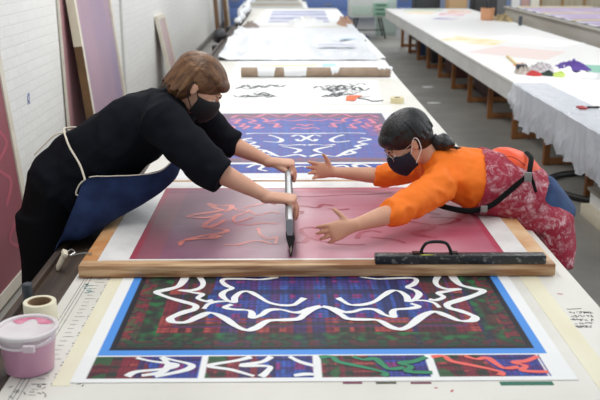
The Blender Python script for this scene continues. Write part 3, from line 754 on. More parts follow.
flat('paper_sheet', [(480, 38), (560, 47), (585, 43), (510, 35)], m_paper, 'large white paper at the far side of the right table', 'paper')
flat('paper_sheet', [(468, 52), (545, 60), (566, 52), (500, 46)], mat('blush_paper', (226, 206, 200), .6), 'faint blush paper beyond the wooden stick', 'paper')
cl = [(226, 186, 90), (206, 120, 150), (120, 160, 100), (150, 140, 184), (220, 160, 120)]
for i, (q, lb) in enumerate([([(404, 13), (432, 14), (438, 12), (410, 11.5)], 'pale yellow printed sheet at the far end of the right table'), ([(438, 15), (462, 16), (466, 13.5), (442, 13)], 'pink printed sheet at the far end of the right table'),
                       ([(402, 10.8), (440, 11.2), (444, 9.4), (406, 9.4)], 'greenish printed sheet at the far end of the right table'), ([(430, 19), (452, 20), (460, 18), (440, 17.4)], 'lilac printed sheet at the far end of the right table'),
                       ([(446, 12.6), (470, 13.4), (472, 10.6), (450, 10.2)], 'peach printed sheet at the far end of the right table')]):
    flat('printed_sheet', q, mat('far_sheet_%d' % i, cl[i], .6, col2=(226, 222, 218), scale=4), lb, 'printed sheet')
# brown pot with brush
pp = R(487, 20)
pt = empty('ink_pot', pp, 'orange brown pot with a dark brush on the far right table', 'pot')
MB().lathe(pp, [(.0001, 0), (.10, 0), (.115, .01), (.125, .20), (.128, .21), (.118, .21), (.112, .02), (.0001, .02)]).build('pot', mat('terracotta_plastic', (206, 150, 112), .5), pt)
MB().lathe(pp, [(.0001, .15), (.116, .15), (.116, .154), (.0001, .154)]).build('ink', mat('brown_ink', (130, 80, 60), .4), pt)
mb = MB(); mb.tube([pp + V((.02, 0, .14)), pp + V((-.05, .1, .42))], [.02, .03], 12); mb.tube([pp + V((.04, .0, .15)), pp + V((.08, .1, .36))], .016, 12); mb.build('brush', m_dark, pt)
pp = R(503, 20)
crumple('rag', pp.x, pp.y, .16, .45, .12, mat('dark_rag', (110, 92, 72), .9, col2=(190, 170, 120), scale=12), 'brown crumpled rag right of the ink pot', 'rag', seed=21)
mb = MB(); a = R(507, 57, .012); b = R(519, 68, .012); mb.bar(a, b, .022, .018); tag(mb.build('wooden_stick', mat('yellow_wood', (214, 188, 120), .6), bevel=.002), 'yellow wooden stick lying beside the small black block', 'stick')
p = R(521, 73); tag(MB().box(p.x - .045, p.x + .045, p.y - .05, p.y + .05, TZ + .0005, TZ + .085).build('black_block', mat('block_black', (40, 44, 58), .5), bevel=.006), 'small black block at the end of the yellow stick', 'block')
flat('orange_paper', [(513, 66), (524, 67), (526, 63.5), (514, 62.6)], mat('orange_tint', (240, 170, 120), .6), 'small orange paper behind the black block', 'paper')
p = R(545, 73)
rg = [(-.22, 0, .09, .08, (150, 140, 130), 'brown flecked cloth beside the small black block', 31), (-.03, .05, .15, .075, (160, 154, 156), 'grey patterned cloth in the middle of the rag heap', 33), (.24, -.02, .24, .05, (226, 226, 222), 'white cloth under the purple cloth on the right table', 34), (.30, .06, .17, .05, (86, 62, 140), 'purple cloth on top of the rag heap', 36)]
for dx, dy, r, h, cc, lb, sd in rg:
    crumple('rag', p.x + dx, p.y + dy, r, r * 1.5, h * 1.4, mat('rag_%d' % sd, cc, .9, col2=tuple(min(255, v + 60) if sd != 36 else v for v in cc), scale=25), lb, 'rag', z=TZ + (0.045 if sd == 36 else 0), seed=sd)
for i, (x, y, cc) in enumerate(((534, 75, (190, 60, 60)), (548, 75, (40, 60, 50)), (560, 76, (190, 210, 110)), (570, 75, (180, 190, 120)))):
    q = R(x, y); crumple('rag', q.x, q.y, .08, .10, .05, mat('scrap_%d' % i, cc, .9), ['red', 'dark green', 'lime', 'olive'][i] + ' scrap of cloth at the front of the rag heap', 'rag', seed=40 + i, n=12)
flat('green_strip', [(566, 71), (640, 75), (640, 67), (566, 64)], mat('sea_green', (120, 180, 156), .5), 'flat sea green strip right of the rag heap', 'strip')
flat('grey_board', [(575, 78), (640, 84), (640, 76), (578, 72)], mat('pale_grey_board', (200, 200, 200), .6), 'pale grey board in front of the green strip', 'board')
sc2 = empty('scissors', R(587, 109), 'small red and black scissors on the right table edge', 'scissors')
q = R(587, 109)
mb = MB(); mb.tube([q + V((-.0, 0, .012)), q + V((.09, .03, .012))], .007); mb.tube([q + V((.0, .0, .016)), q + V((.09, -.02, .016))], .007); mb.build('blade', m_black, sc2)
mb = MB()
for s in (-1, 1): mb.tube([q + V((-.04 + .03 * math.cos(a), s * .03 + .022 * math.sin(a), .012)) for a in [i * PI / 5 for i in range(11)]], .006)
mb.build('handle', mat('red_plastic', (170, 50, 50), .4), sc2)
flat('ruler', [(568, 114), (640, 118), (640, 116), (569, 112.6)], mat('pale_ruler', (222, 216, 214), .4), 'pale ruler lying in front of the small scissors', 'ruler', t=.003)
p = V((3.80, 14.2, TZ))
mb = MB(); mb.tube([p, p + V((0, 0, .15))], .03, 16); tag(mb.build('table_clamp', mat('clamp_grey', (70, 76, 84), .5)), 'short dark post at the far edge of the right table', 'post')
# below the right table
m_hose = mat('black_hose', (34, 33, 33), .45)
mb = MB(); hp = [(3.6, 7.5), (3.0, 7.62), (2.62, 7.6), (2.38, 7.45), (2.27, 7.2), (2.30, 6.95), (2.42, 6.75), (2.60, 6.62), (3.1, 6.6)]
mb.tube([(x, y, .03) for x, y in catmull(hp)], .028, 12); tag(mb.build('hose', m_hose), 'thick black hose looping on the floor under the right table', 'hose')
bx = empty('paper_stack', (2.62, 6.2, 0), 'low stack of white boards with grey cover on the floor at the right', 'stack')
MB().box(2.30, 3.0, 5.2, 6.42, .0, .09).build('lower_board', mat('cream_board', (212, 202, 180), .6), bx, bevel=.004)
MB().box(2.36, 3.0, 5.2, 6.40, .09, .20).build('paper_block', m_paper, bx, bevel=.004)
MB().box(2.34, 3.0, 5.2, 6.42, .20, .225).build('cover', mat('grey_cover', (150, 143, 134), .6), bx, bevel=.003)
for i, (x, y, w, l, h, c, lb) in enumerate([(3.05, 12.4, .5, .9, .35, (74, 48, 46), 'dark red brown box under the right table, nearest'), (3.0, 14.6, .5, 1.0, .45, (88, 52, 46), 'rust brown box under the right table behind the nearest one'),
                          (3.0, 16.6, .6, .9, .4, (48, 46, 52), 'black crate under the far end of the right table'), (2.75, 17.6, .25, .5, .5, (60, 84, 120), 'blue bin under the far end of the right table')]):
    b = empty('storage_box', (x, y, 0), lb, 'box')
    m = mat('box_%d' % i, c, .7)
    MB().box(x - w / 2, x + w / 2, y - l / 2, y + l / 2, 0.0, h).build('body', m, b, bevel=.01)
    MB().box(x - w / 2 - .015, x + w / 2 + .015, y - l / 2 - .015, y + l / 2 + .015, h, h + .04).build('lid', m, b, bevel=.008)
q = at(428, 87, 0)
tag(MB().ell((q.x, q.y, .002), (.09, .06, .006)).build('floor_scrap', m_paper), 'white scrap on the grey floor of the aisle, farther one', 'scrap')
q = at(434, 103, 0)
tag(MB().ell((q.x, q.y, .002), (.10, .05, .006)).build('floor_scrap', m_paper), 'white scrap on the grey floor of the aisle, nearer one', 'scrap')

# ------------------------------------------------------------------ third table at far right
t3 = empty('print_table', (5.8, 13, 0), 'third table at the far right carrying a lilac and yellow striped print', 'table')
m_grw = mat('greyed_board', (196, 190, 180), .6, col2=(180, 172, 160), scale=2, stretch=(1, .3, 3))
MB().box(4.84, 6.8, 8.5, 19.6, TZ - .04, TZ).build('tabletop', m_grw, t3, bevel=.005)
MB().box(4.88, 6.76, 8.52, 19.58, TZ - .42, TZ - .04).build('apron', m_grw, t3, bevel=.003)
for y in (9.0, 12, 15, 19):
    for x in (5.0, 6.6): MB().box(x - .05, x + .05, y - .05, y + .05, 0, TZ - .42).build('leg', m_woodleg, t3)
def third_colour(p):
    x, y = p.x, p.y
    k = (y / .62) % 1.0; k2 = ((y + x * .0) / 1.9) % 1.0
    c = (150, 130, 176) if k < .55 else (196, 184, 208)
    if k2 < .16: c = (222, 196, 92)
    elif .5 < k2 < .56: c = (190, 140, 160)
    if k > .93: c = (238, 236, 238)
    c = mixc(c, (220, 210, 225), .5 * max(0, fnoise(x * 3, y * 1.5)))
    return lin(c)
f3 = empty('printed_fabric', (5.8, 14, TZ), 'striped lilac and yellow printed fabric on the far right table', 'fabric')
mb = MB(); grid(mb, 4.98, 6.7, 8.6, 19.3, 40, 300, TZ + .002)
o = mb.build('printed_panel', m_print, None, smooth=False); dye(o, third_colour); o.data.transform(Matrix.Translation(-V(f3.location))); o.parent = f3
MB().box(4.90, 4.985, 8.6, 19.3, TZ + .0005, TZ + .012).build('dark_edge', mat('edge_dark', (70, 66, 82), .6), f3, smooth=False, label='dark border strip along the fabric')
lab = None
for k in range(17):
    y = 8.9 + k * .62
    if lab is None:
        lab = MB().box(4.905, 4.975, y, y + .34, TZ + .0125, TZ + .018).build('paper_label', m_paper, smooth=False)
        tag(lab, 'small white card in the row along the edge of the lilac striped fabric', 'card', 'white cards along the striped fabric')
    else:
        c2 = lab.copy(); C.objects.link(c2); c2.location = (0, k * .62, 0)

# ------------------------------------------------------------------ far background
m_blue = mat('blue_cabinet', (120, 146, 200), .5, col2=(150, 172, 216), scale=2)
m_greycab = mat('grey_cab', (176, 176, 178), .5)
bt = empty('work_bench', (-.55, 21, 0), 'pale bench with stacked cream boards behind the main table', 'bench')
MB().box(-1.2, .45, 20.2, 23.5, .70, .75).build('bench_top', m_paper, bt, bevel=.01)
for i in range(4): MB().box(-1.0 + .03 * i, .35 - .04 * i, 20.5, 23.2, .76 + i * .055, .80 + i * .055).build('board', m_cframe if i % 2 else m_paper, bt, bevel=.005)
for x in (-1.1, .38):
    for y in (20.4, 23.3): MB().box(x - .03, x + .03, y - .03, y + .03, 0, .70).build('leg', m_greycab, bt)
for i, (x0, x1, y, h, lb) in enumerate([(.5, 1.75, 25.5, 1.1, 'pale blue steel cabinet behind the far end of the main table'), (-1.75, -1.25, 24.2, 1.6, 'blue cabinet in the far left corner by the brick wall'), (3.1, 3.9, 26.5, 1.3, 'pale blue cabinet behind the far end of the right table')]):
    b = empty('steel_cabinet', ((x0 + x1) / 2, y, 0), lb, 'cabinet')
    MB().box(x0, x1, y, y + .6, 0, h).build('body', m_blue, b, bevel=.01)
    n = 3
    for k in range(n):
        z0 = .06 + k * (h - .1) / n; d = MB().box(x0 + .03, x1 - .03, y - .02, y, z0, z0 + (h - .1) / n - .03).build('drawer', mat('blue_front', (104, 130, 190), .5), b, bevel=.004)
        MB().box((x0 + x1) / 2 - .12, (x0 + x1) / 2 + .12, y - .04, y - .02, z0 + .15, z0 + .18).build('handle', m_steel, d)
# curing machine on a stand
mc = empty('drying_machine', (1.75, 21.0, 0), 'pale machine with a green panel on a thin stand beyond the main table', 'machine')
MB().box(1.45, 2.35, 20.7, 21.6, .52, 1.0).build('housing', mat('pale_grey_housing', (214, 218, 214), .5), mc, bevel=.02)
MB().box(2.0, 2.36, 20.66, 20.70, .56, .86).build('panel', mat('green_panel', (150, 190, 166), .5), mc, bevel=.004)
mb = MB()
for z in (.60, .70, .80): mb.box(2.06, 2.3, 20.64, 20.66, z, z + .03)
mb.build('panel_slots', mat('green_dark', (60, 100, 80), .5), mc)
MB().box(1.5, 1.95, 20.68, 20.70, .58, .8).build('front_plate', mat('mint_plate', (190, 208, 196), .5), mc, bevel=.004)
mb = MB(); mb.box(1.6, 1.85, 20.8, 21.3, 1.0, 1.12); mb.build('hopper', MATS['pale_grey_housing'], mc, bevel=.02)
for x, dx in ((1.65, -.12), (2.2, .12)):
    for y in (20.8, 21.5):
        MB().tube([(x, y, .52), (x + dx, y, 0.01)], .018).build('leg', m_black, mc)
MB().tube([(1.55, 20.8, .22), (2.3, 20.8, .22)], .012).build('brace', m_black, mc)
tag(MB().box(1.5, 1.85, 20.0, 20.5, .0, .14).build('foot_pedal', mat('dark_blue', (40, 52, 92), .5), bevel=.02), 'dark blue low box on the floor under the pale machine', 'box')
for (x, y, h, lb) in ((-1.80, 20.5, 1.9, 'brown wooden plank leaning on the far wall, left of pair'), (-1.72, 22.3, 1.7, 'brown wooden plank leaning on the far wall, right of pair')):
    tag(MB().bar((x + .12, y, 0.0), (x, y, h), .10, .05, up=(0, 1, 0)).build('wooden_plank', mat('brown_plank', (128, 98, 74), .6), bevel=.004), lb, 'plank')
tag(MB().bar((-1.66, 23.6, 0.0), (-1.8, 23.6, 1.7), .14, .04, up=(0, 1, 0)).build('white_board', m_cframe, bevel=.004), 'cream board leaning in the far left corner', 'board')
# things behind the right table
for i, (x, y, w, l, h, c, lb, cat) in enumerate([(2.45, 22.0, .5, .4, .95, (188, 205, 198), 'pale green cabinet left of the far end of the right table', 'cabinet'), (3.3, 21.0, .6, .6, 1.15, (46, 50, 52), 'black cabinet behind the far end of the right table', 'cabinet'),
      (3.9, 20.3, .45, .4, 1.12, (190, 154, 112), 'brown cardboard box behind the right table', 'box'), (4.6, 20.6, .55, .5, 1.05, (52, 50, 50), 'dark cabinet beside the brown cardboard box', 'cabinet'), (5.3, 22.4, .5, .4, 1.15, (108, 108, 108), 'grey cabinet left of the leaning boards', 'cabinet'),]):
    b = empty('cardboard_box' if cat == 'box' else 'storage_cabinet', (x, y, 0), lb, cat)
    m = mat('far_%d' % i, c, .6)
    MB().box(x - w / 2, x + w / 2, y - l / 2, y + l / 2, 0, h).build('body', m, b, bevel=.01)
    MB().box(x - w / 2 + .03, x + w / 2 - .03, y - l / 2 - .015, y - l / 2, .08, h - .06).build('flap' if cat == 'box' else 'door', mat('far_door_%d' % i, tuple(min(255, v + 14) for v in c), .6), b, bevel=.004)
for i, (x, c, lb) in enumerate(((5.75, (226, 224, 220), 'white board, leftmost of three leaning at the back'), (6.0, (186, 150, 140), 'pinkish board, middle of three leaning at the back'), (6.25, (222, 216, 200), 'cream board, rightmost of three leaning at the back'))):
    tag(MB().bar((x, 22.0, 0), (x + .12, 22.6, 1.7), .22, .03, up=(0, 1, 0)).build('leaning_board', mat('lean_%d' % i, c, .6), bevel=.003), lb, 'board')
pn = empty('panel_partition', (8.0, 23, 0), 'pale wooden partition of upright panels at the far right', 'partition')
for i in range(5): MB().box(6.65 + i * .58, 7.2 + i * .58, 22.9, 22.95, 0, 2.2).build('panel', mat('pale_ply', (200, 190, 166), .6, col2=(188, 176, 150), scale=3, stretch=(4, 1, .5)), pn, bevel=.004)
for i in range(6): MB().box(6.6 + i * .58, 6.65 + i * .58, 22.86, 22.96, 0, 2.25).build('post', m_woodl, pn, bevel=.004)
# ------------------------------------------------------------------ people
m_skin = mat('skin', (206, 154, 128), .5, col2=(216, 168, 142), scale=10, spec=.3)
m_skin2 = mat('skin_warm', (204, 150, 122), .5, col2=(212, 162, 134), scale=10, spec=.3)
m_blacks = mat('black_navy_knit', (13, 16, 23), .9, bump=.25, bscale=14, spec=.15)
m_trs = mat('black_trousers', (8, 8, 11), .9, bump=.1, bscale=40, spec=.15)
m_denim = mat('navy_denim', (26, 38, 70), .85, spec=.2, col2=(36, 52, 88), scale=14, bump=.15, bscale=80)
m_mask = mat('black_mask', (18, 18, 21), .75); m_mask2 = mat('navy_mask', (20, 24, 44), .75)
m_cord = mat('cream_cord', (216, 206, 188), .8)
m_eye = mat('eye_white', (225, 220, 215), .3); m_iris = mat('dark_iris', (40, 28, 22), .3)
m_lash = mat('brow_hair', (74, 52, 38), .8)

def seg(a, b, t): return V(a) + (V(b) - V(a)) * t
def hand(mb, w, d, n, t, curls, spread=(.10, .03, -.04, -.12), thumb=(.55, .75, .25), tc=(.1, .3), sc=1.0):
    w = V(w); d = V(d).normalized(); n = V(n); n = (n - d * n.dot(d)).normalized(); t = V(t); t = (t - d * t.dot(d) - n * t.dot(n)).normalized()
    q = lambda a, b, c: w + (d * a + t * b + n * c) * sc
    mb.loft([(q(-.012, 0, 0), .027 * sc, .021 * sc), (q(.02, .002, 0), .032 * sc, .020 * sc), (q(.055, .002, 0), .041 * sc, .0165 * sc), (q(.086, 0, -.001), .042 * sc, .0135 * sc)], t, 20)
    L = (.070, .078, .072, .056)
    for i in range(4):
        p = q((.078, .084, .081, .072)[i], (.031, .0105, -.0105, -.030)[i], -.001); sg = (L[i] * .46, L[i] * .30, L[i] * .24)
        cu = curls[i] if isinstance(curls[0], (tuple, list)) else curls
        base = (d + t * spread[i]).normalized(); an = 0; pts = [(p - base * .02 * sc, .0095 * sc, .0095 * sc), (p, .0097 * sc, .0095 * sc)]; rr = (.0092, .0085, .0072)
        for k in range(3):
            an += cu[k]; dr_ = base * math.cos(an) + n * math.sin(an)
            pts.append((p + dr_ * sg[k] * .5 * sc, rr[k] * .93 * sc, rr[k] * .93 * sc)); p = p + dr_ * sg[k] * sc; pts.append((p, rr[k] * sc * (1 if k < 2 else .8), rr[k] * sc * (1 if k < 2 else .8)))
        mb.loft(pts, t, 12)
    td = (d * thumb[0] + t * thumb[1] + n * thumb[2]).normalized(); p = q(.018, .016, .004)
    pts = [(p, .014 * sc, .013 * sc)]; p = p + td * .031 * sc; pts.append((p, .0125 * sc, .012 * sc))
    for k, l in enumerate((.029, .022)):
        td = (td + d * tc[k] + n * .05).normalized(); p = p + td * l * sc; pts.append((p, (.0105, .0085)[k] * sc, (.0100, .0075)[k] * sc))
    mb.loft(pts, n, 12)

def headM(f, u):
    f = V(f).normalized(); u = V(u); u = (u - f * u.dot(f)).normalized(); s = f.cross(u)
    return Matrix((s, f, u)).transposed()       # local x = side, y = face direction, z = crown
def head(mb, c, M):
    g = lambda x, y, z: V(c) + M @ V((x, y, z))
    mb.ell(g(0, -.012, .028), (.074, .094, .084), M); mb.ell(g(0, .028, -.02), (.060, .066, .088), M); mb.ell(g(0, .030, -.066), (.048, .056, .046), M)
    mb.ell(g(0, .073, -.098), (.020, .018, .016), M); mb.ell(g(0, .088, .018), (.048, .012, .012), M)
    mb.loft([(g(0, .088, .012), .007, .007), (g(0, .101, -.012), .009, .009), (g(0, .108, -.030), .013, .011)], M @ V((1, 0, 0)), 12)
    mb.ell(g(.014, .098, -.034), (.008, .009, .007), M); mb.ell(g(-.014, .098, -.034), (.008, .009, .007), M)
    for s in (-1, 1):
        mb.ell(g(.031 * s, .0835, .0035), (.0155, .0105, .0075), M)
        mb.ell(g(.034 * s, .074, -.028), (.022, .018, .022), M)
        mb.ell(g(.073 * s, -.004, -.012), (.007, .015, .026), M); mb.ell(g(.078 * s, -.010, .0), (.005, .012, .017), M)
    mb.ell(g(0, .092, -.058), (.024, .012, .007), M); mb.ell(g(0, .090, -.067), (.021, .012, .008), M)
    return g
def face_parts(root, g, M, brow, mm, ear_loop, squint=1):
    for s in (-1, 1):
        e = MB().ell(g(.031 * s, .0845, -.003), (.0125, .008, .0065 * squint), M, 16, 10).build('eye', m_eye, root)
        MB().ell(g(.031 * s, .0915, -.004), (.0055, .0022, .0055 * squint), M, 12, 8).build('iris', m_iris, e)
        MB().tube([g(.014 * s, .0985, .017), g(.031 * s, .0965, .022), (g(.048 * s, .084, .018))], [.003, .0035, .002], 8).build('eyebrow', brow, root)
    # cloth mask: a shell over nose, mouth and chin
    vs = []; fs = []; nu, nv = 20, 14
    for j in range(nv + 1):
        z = .0 - .118 * j / nv
        for i in range(nu + 1):
            a = (i / nu - .5) * PI * .98
            k = 1 - abs((j / nv - .42)) ** 2 * .9
            x = .070 * math.sin(a) * (1 - .25 * (j / nv) ** 2); y = .026 + (.101 * k) * math.cos(a) ** .9 if math.cos(a) > 0 else .026
            if j == 0: y -= .008
            zz = z - .022 * (abs(math.sin(a)) ** 2) * (1 - j / nv) + .02 * abs(math.sin(a)) ** 2 * (j / nv)
            vs.append(g(x, y, zz))
    for j in range(nv):
        for i in range(nu): a = j * (nu + 1) + i; fs.append((a, a + 1, a + nu + 2, a + nu + 1))
    k = MB().add(vs, fs).build('face_mask', mm, root, thick=.003)
    for s in (-1, 1):
        MB().tube(catmull([g(.064 * s, .034, -.038), g(.074 * s, .010, -.012), g(.082 * s, -.016, .016), g(.086 * s, -.028, .002), g(.082 * s, -.016, -.040), g(.068 * s, .012, -.066), g(.060 * s, .034, -.082)]), .0022, 8).build('ear_loop', ear_loop, k)

def folds(amp, fr, seed=0, st=(1, 1, 1)):
    def f(c, n):
        p = V((c.x * fr * st[0], c.y * fr * st[1], c.z * fr * st[2] + seed))
        k = 1 - abs(noise.noise(p)) * 2
        return c + n * amp * (k * .8 + .35 * noise.noise(p * 2.7) - .3)
    return f

def sheet(rows, nr=5, nc=5):
    R1 = [catmull([tuple(V(p)) for p in r], nc) for r in rows]
    cols = [catmull([r[i] for r in R1], nr) for i in range(len(R1[0]))]
    H = len(cols[0]); W = len(cols); vs = [cols[i][j] for j in range(H) for i in range(W)]; fs = []
    for j in range(H - 1):
        for i in range(W - 1): a = j * W + i; fs.append((a, a + 1, a + W + 1, a + W))
    return MB().add(vs, fs)

# ---- person in black at the left
A = aty
p1 = empty('person', (-1.06, 3.52, 0), 'person in black sweater, navy apron and black mask, leaning over to drag the squeegee', 'person')
S = (0, 1, 0)
pel = V((-1.0, 3.54, .99)); wai = A(90, 162, 3.54); che = A(136, 130, 3.54); sho = A(168, 110, 3.54); nek = A(180, 96, 3.53); hc = A(199, 86, 3.50)
M1 = headM((.76, -.03, -.62), (.66, .02, .75))
nS, nE, nW = A(163, 122, 3.34), A(207, 166, 3.22), V((-.085, 3.225, 1.058))
fS, fE, fW = A(190, 104, 3.72), A(224, 141, 3.84), V((-.090, 3.80, 1.062))
b = MB()
b.loft([(pel, .15, .11), (wai, .13, .10), (che, .15, .11), (sho, .15, .09)], S)
b.loft([(sho, .07, .07), (nek, .056, .054), (V(hc) + M1 @ V((0, -.022, -.055)), .052, .052)], S)
g1 = head(b, hc, M1)
for s, w, e, ys in ((nS, nW, nE, -1), (fS, fW, fE, 1)):
    b.loft([(seg(sho, s, .4), .06, .06), (s, .055, .055), (seg(s, e, .5), .048, .048), (e, .042, .042), (seg(e, w, .25), .045, .043), (seg(e, w, .7), .033, .031), (w, .027, .023)], S, 20)
    hand(b, w, (1, .04 * ys, -.06), (-.05, 0, -1), (0, -ys, 0), ((1.1, .35, .15), (1.12, .38, .18), (1.15, .4, .2), (1.2, .4, .2)), thumb=(.75, .45, .35), tc=(.2, .1), sc=1.16)
for yy in (-1, 1):
    hp = V((-1.0, 3.54 + .10 * yy, .93)); kn = V((-1.07, 3.55 + .11 * yy, .50)); an = V((-1.14, 3.55 + .12 * yy, .09))
    b.loft([(hp, .085, .09), (seg(hp, kn, .5), .07, .075), (kn, .052, .055), (seg(kn, an, .3), .05, .055), (an, .034, .036)], S)
    b.loft([(an + V((-.03, 0, -.03)), .035, .03), (an + V((.07, 0, -.045)), .04, .025), (an + V((.15, 0, -.055)), .035, .018)], S)
b.build('body', m_skin, p1, voxel=.0045, smooth_it=3)
face_parts(p1, g1, M1, m_lash, m_mask, m_mask)
# hair: brown bob
m_hair = mat('brown_hair', (74, 48, 32), .42, col2=(128, 92, 62), scale=14, stretch=(1, 5, 1.2), bump=.4, bscale=60, spec=.4)
def hair(root, g, M, m, bob=True, seed=1, dark=False):
    h = MB()
    h.ell(g(0, -.020, .040), (.088, .108, .086), M)
    if bob:
        h.ell(g(0, -.055, -.020), (.084, .072, .090), M); h.ell(g(.058, -.052, -.012), (.028, .046, .058), M); h.ell(g(-.060, -.030, .0), (.026, .045, .046), M); h.ell(g(0, .058, .062), (.066, .050, .034), M); 
    else:
        h.ell(g(0, -.050, .0), (.082, .072, .080), M); h.ell(g(0, .055, .060), (.070, .050, .040), M); h.ell(g(0, .060, .045), (.068, .038, .030), M)
    rr = random.Random(seed); X = M @ V((1, 0, 0))
    for i in range(96):
        a = 2 * PI * i / 96 + rr.random() * .08; fr = math.cos(a)        # a = 0 faces forward
        back = max(0, -fr)
        end = .60 if fr > .55 else (.58 if fr > -.15 else (1.0 if bob else .85))
        pts = []
        for k in range(7):
            t = k / 6 * end * (.94 + .12 * rr.random() if k == 6 else 1); ph = .12 + t * 1.9
            x = .091 * math.sin(a) * math.sin(min(ph, 1.75)); y = -.020 + (.111 if fr < 0 else .118) * fr * math.sin(min(ph, 1.75)); z = .040 + .089 * math.cos(ph) if ph < 1.6 else .037 - (ph - 1.6) * .24
            pts.append((g(x, y, z), .0062 * (1 - .5 * k / 6), .0042))
        h.loft(pts, X, 8)
    return h
hair(p1, g1, M1, m_hair).build('hair', m_hair, p1, voxel=.004, smooth_it=5)
# sweater
cuffn = A(226, 178, 3.20); cufff = A(237, 147, 3.84)
s = MB()
s.loft([(seg(pel, wai, .25), .20, .165), (wai, .185, .160), (seg(wai, che, .5), .185, .155), (che, .19, .150), (seg(che, sho, .6), .19, .125), (sho, .15, .105), (seg(sho, nek, .6), .082, .078), (seg(sho, nek, .9), .070, .066)], S, 28)
s.loft([(seg(sho, nS, .3), .09, .09), (nS, .092, .094), (seg(nS, nE, .5), .082, .086), (nE, .076, .078), (seg(nE, cuffn, .9), .070, .072)], S, 24, round_=False)
s.loft([(seg(sho, fS, .3), .09, .09), (fS, .088, .09), (seg(fS, fE, .5), .076, .078), (fE, .068, .07), (seg(fE, cufff, .9), .062, .064)], S, 24, round_=False)
s.build('sweater', m_blacks, p1, voxel=.008, smooth_it=3, warp=folds(.015, 9, 3, (1, .6, 1)))
# trousers
t = MB()
t.loft([(seg(pel, wai, .75), .175, .135), (seg(pel, wai, .2) + V((-.015, 0, 0)), .195, .155), (V((-1.02, 3.54, .90)), .19, .135)], S, 28)
for yy in (-1, 1):
    hp = V((-1.035, 3.54 + .09 * yy, .92)); kn = V((-1.075, 3.55 + .11 * yy, .50)); an = V((-1.14, 3.55 + .12 * yy, .11))
    t.loft([(hp, .105, .125), (seg(hp, kn, .5), .092, .10), (kn, .078, .082), (seg(kn, an, .5), .07, .075), (an, .065, .07)], S, 24, round_=False)
t.build('trousers', m_trs, p1, voxel=.009, smooth_it=4, warp=folds(.007, 6, 9, (1, 1, .5)))
for yy in (-1, 1):
    c = V((-1.10, 3.55 + .12 * yy, .04)); sh = MB(); sh.loft([(c + V((-.09, 0, .01)), .036, .038), (c + V((0, 0, .015)), .042, .045), (c + V((.10, 0, 0)), .047, .032), (c + V((.155, 0, -.006)), .036, .024)], S, 18)
    sh.build('shoe', m_black, p1, voxel=.006)
# navy apron: bib hanging free under the chest, skirt over the thighs
N_ = 3.335
rows = [[A(176, 157, 3.44), A(184, 160, 3.52), A(183, 165, 3.62)],
        [A(160, 171, 3.37), A(172, 182, 3.46), A(160, 175, 3.72)],
        [A(135, 175, 3.33), A(148, 201, 3.40), A(140, 180, 3.76)],
        [A(110, 176, 3.31), A(125, 214, 3.37), A(118, 190, 3.77)],
        [A(86, 179, 3.29), A(106, 225, 3.32), A(95, 195, 3.78)],
        [A(75, 204, 3.25), V((-.84, 3.28, .868)), V((-.93, 3.77, .90))],
        [A(63, 233, 3.20), V((-.925, 3.26, .862)), V((-.97, 3.75, .80))],
        [A(50, 262, 3.18), V((-.95, 3.26, .78)), V((-1.0, 3.74, .62))],
        [A(42, 284, 3.18), V((-.955, 3.26, .64)), V((-1.02, 3.74, .50))]]
ap = sheet(rows, 6, 8).build('apron', m_denim, p1, thick=.003, warp=lambda c, n: c + n * .006 * fnoise(c.x * 12, c.y * 9, c.z * 14))
e1 = catmull([tuple(r[0] + V((0, -.003, 0))) for r in rows], 6)
MB().tube(e1[:24], .0022, 6).build('white_stitching', m_cord, ap, label='pale stitched edge')
MB().tube(catmull([A(108, 216, 3.40), A(113, 224, 3.41), A(122, 226, 3.42), A(132, 221, 3.44)]), .002, 6).build('pocket_cord', m_cord, ap)
mb = MB().tube(catmull([A(85, 180, 3.28), A(80, 165, 3.31), A(70, 148, 3.345), A(66, 138, 3.38), A(64, 131, 3.46), A(66, 128, 3.54), V(A(66, 128, 3.54)) + V((0.03, .12, -.02))]), .0042, 8)
mb.build('waist_cord', m_cord, ap)
MB().tube(catmull([A(85, 180, 3.31), A(80, 184, 3.30), A(76, 193, 3.30), A(79, 195, 3.30), A(84, 187, 3.30), A(86, 181, 3.30)]), .0035, 8).build('bow_loop', m_cord, ap)
MB().tube(catmull([A(66, 132, 3.44), A(55, 135, 3.44), A(44, 145, 3.44), A(34, 155, 3.44)]), .0035, 8).build('cord_tail', m_cord, ap)
MB().ell(A(85, 181, 3.305), (.008, .006, .008)).build('knot', m_cord, ap)
MB().tube(catmull([A(182, 160, 3.50), A(180, 148, 3.42), A(178, 125, 3.40)]), .005, 8).build('neck_strap', m_denim, ap)

# ---- person in orange at the right
p2 = empty('person', (1.16, 3.6, 0), 'person in orange shirt and paint-splashed red apron, arms reaching left over the screen', 'person')
pel = A(541, 207, 3.60); wai = A(505, 188, 3.60); che = A(470, 178, 3.60); sho = A(444, 170, 3.60); nek = A(430, 158, 3.60); hc = A(407, 141, 3.58)
M2 = headM((-.72, -.15, -.58), (-.56, -.05, .78))
nS, nE, nW = A(438, 188, 3.42), A(393, 213, 3.22), A(353, 226, 3.10)
fS, fE, fW = A(424, 166, 3.78), A(382, 176, 3.88), A(333, 172, 3.92)
b = MB()
b.loft([(pel, .15, .10), (wai, .12, .09), (che, .13, .09), (sho, .12, .065)], S)
b.loft([(sho, .055, .055), (nek, .048, .048), (V(hc) + M2 @ V((0, -.03, -.05)), .050, .052)], S)
g2 = head(b, hc, M2)
b.loft([(seg(sho, nS, .4), .055, .055), (nS, .05, .05), (seg(nS, nE, .5), .043, .043), (nE, .038, .038), (seg(nE, nW, .3), .039, .037), (seg(nE, nW, .7), .030, .028), (nW, .025, .021)], (0, .6, 1), 20)
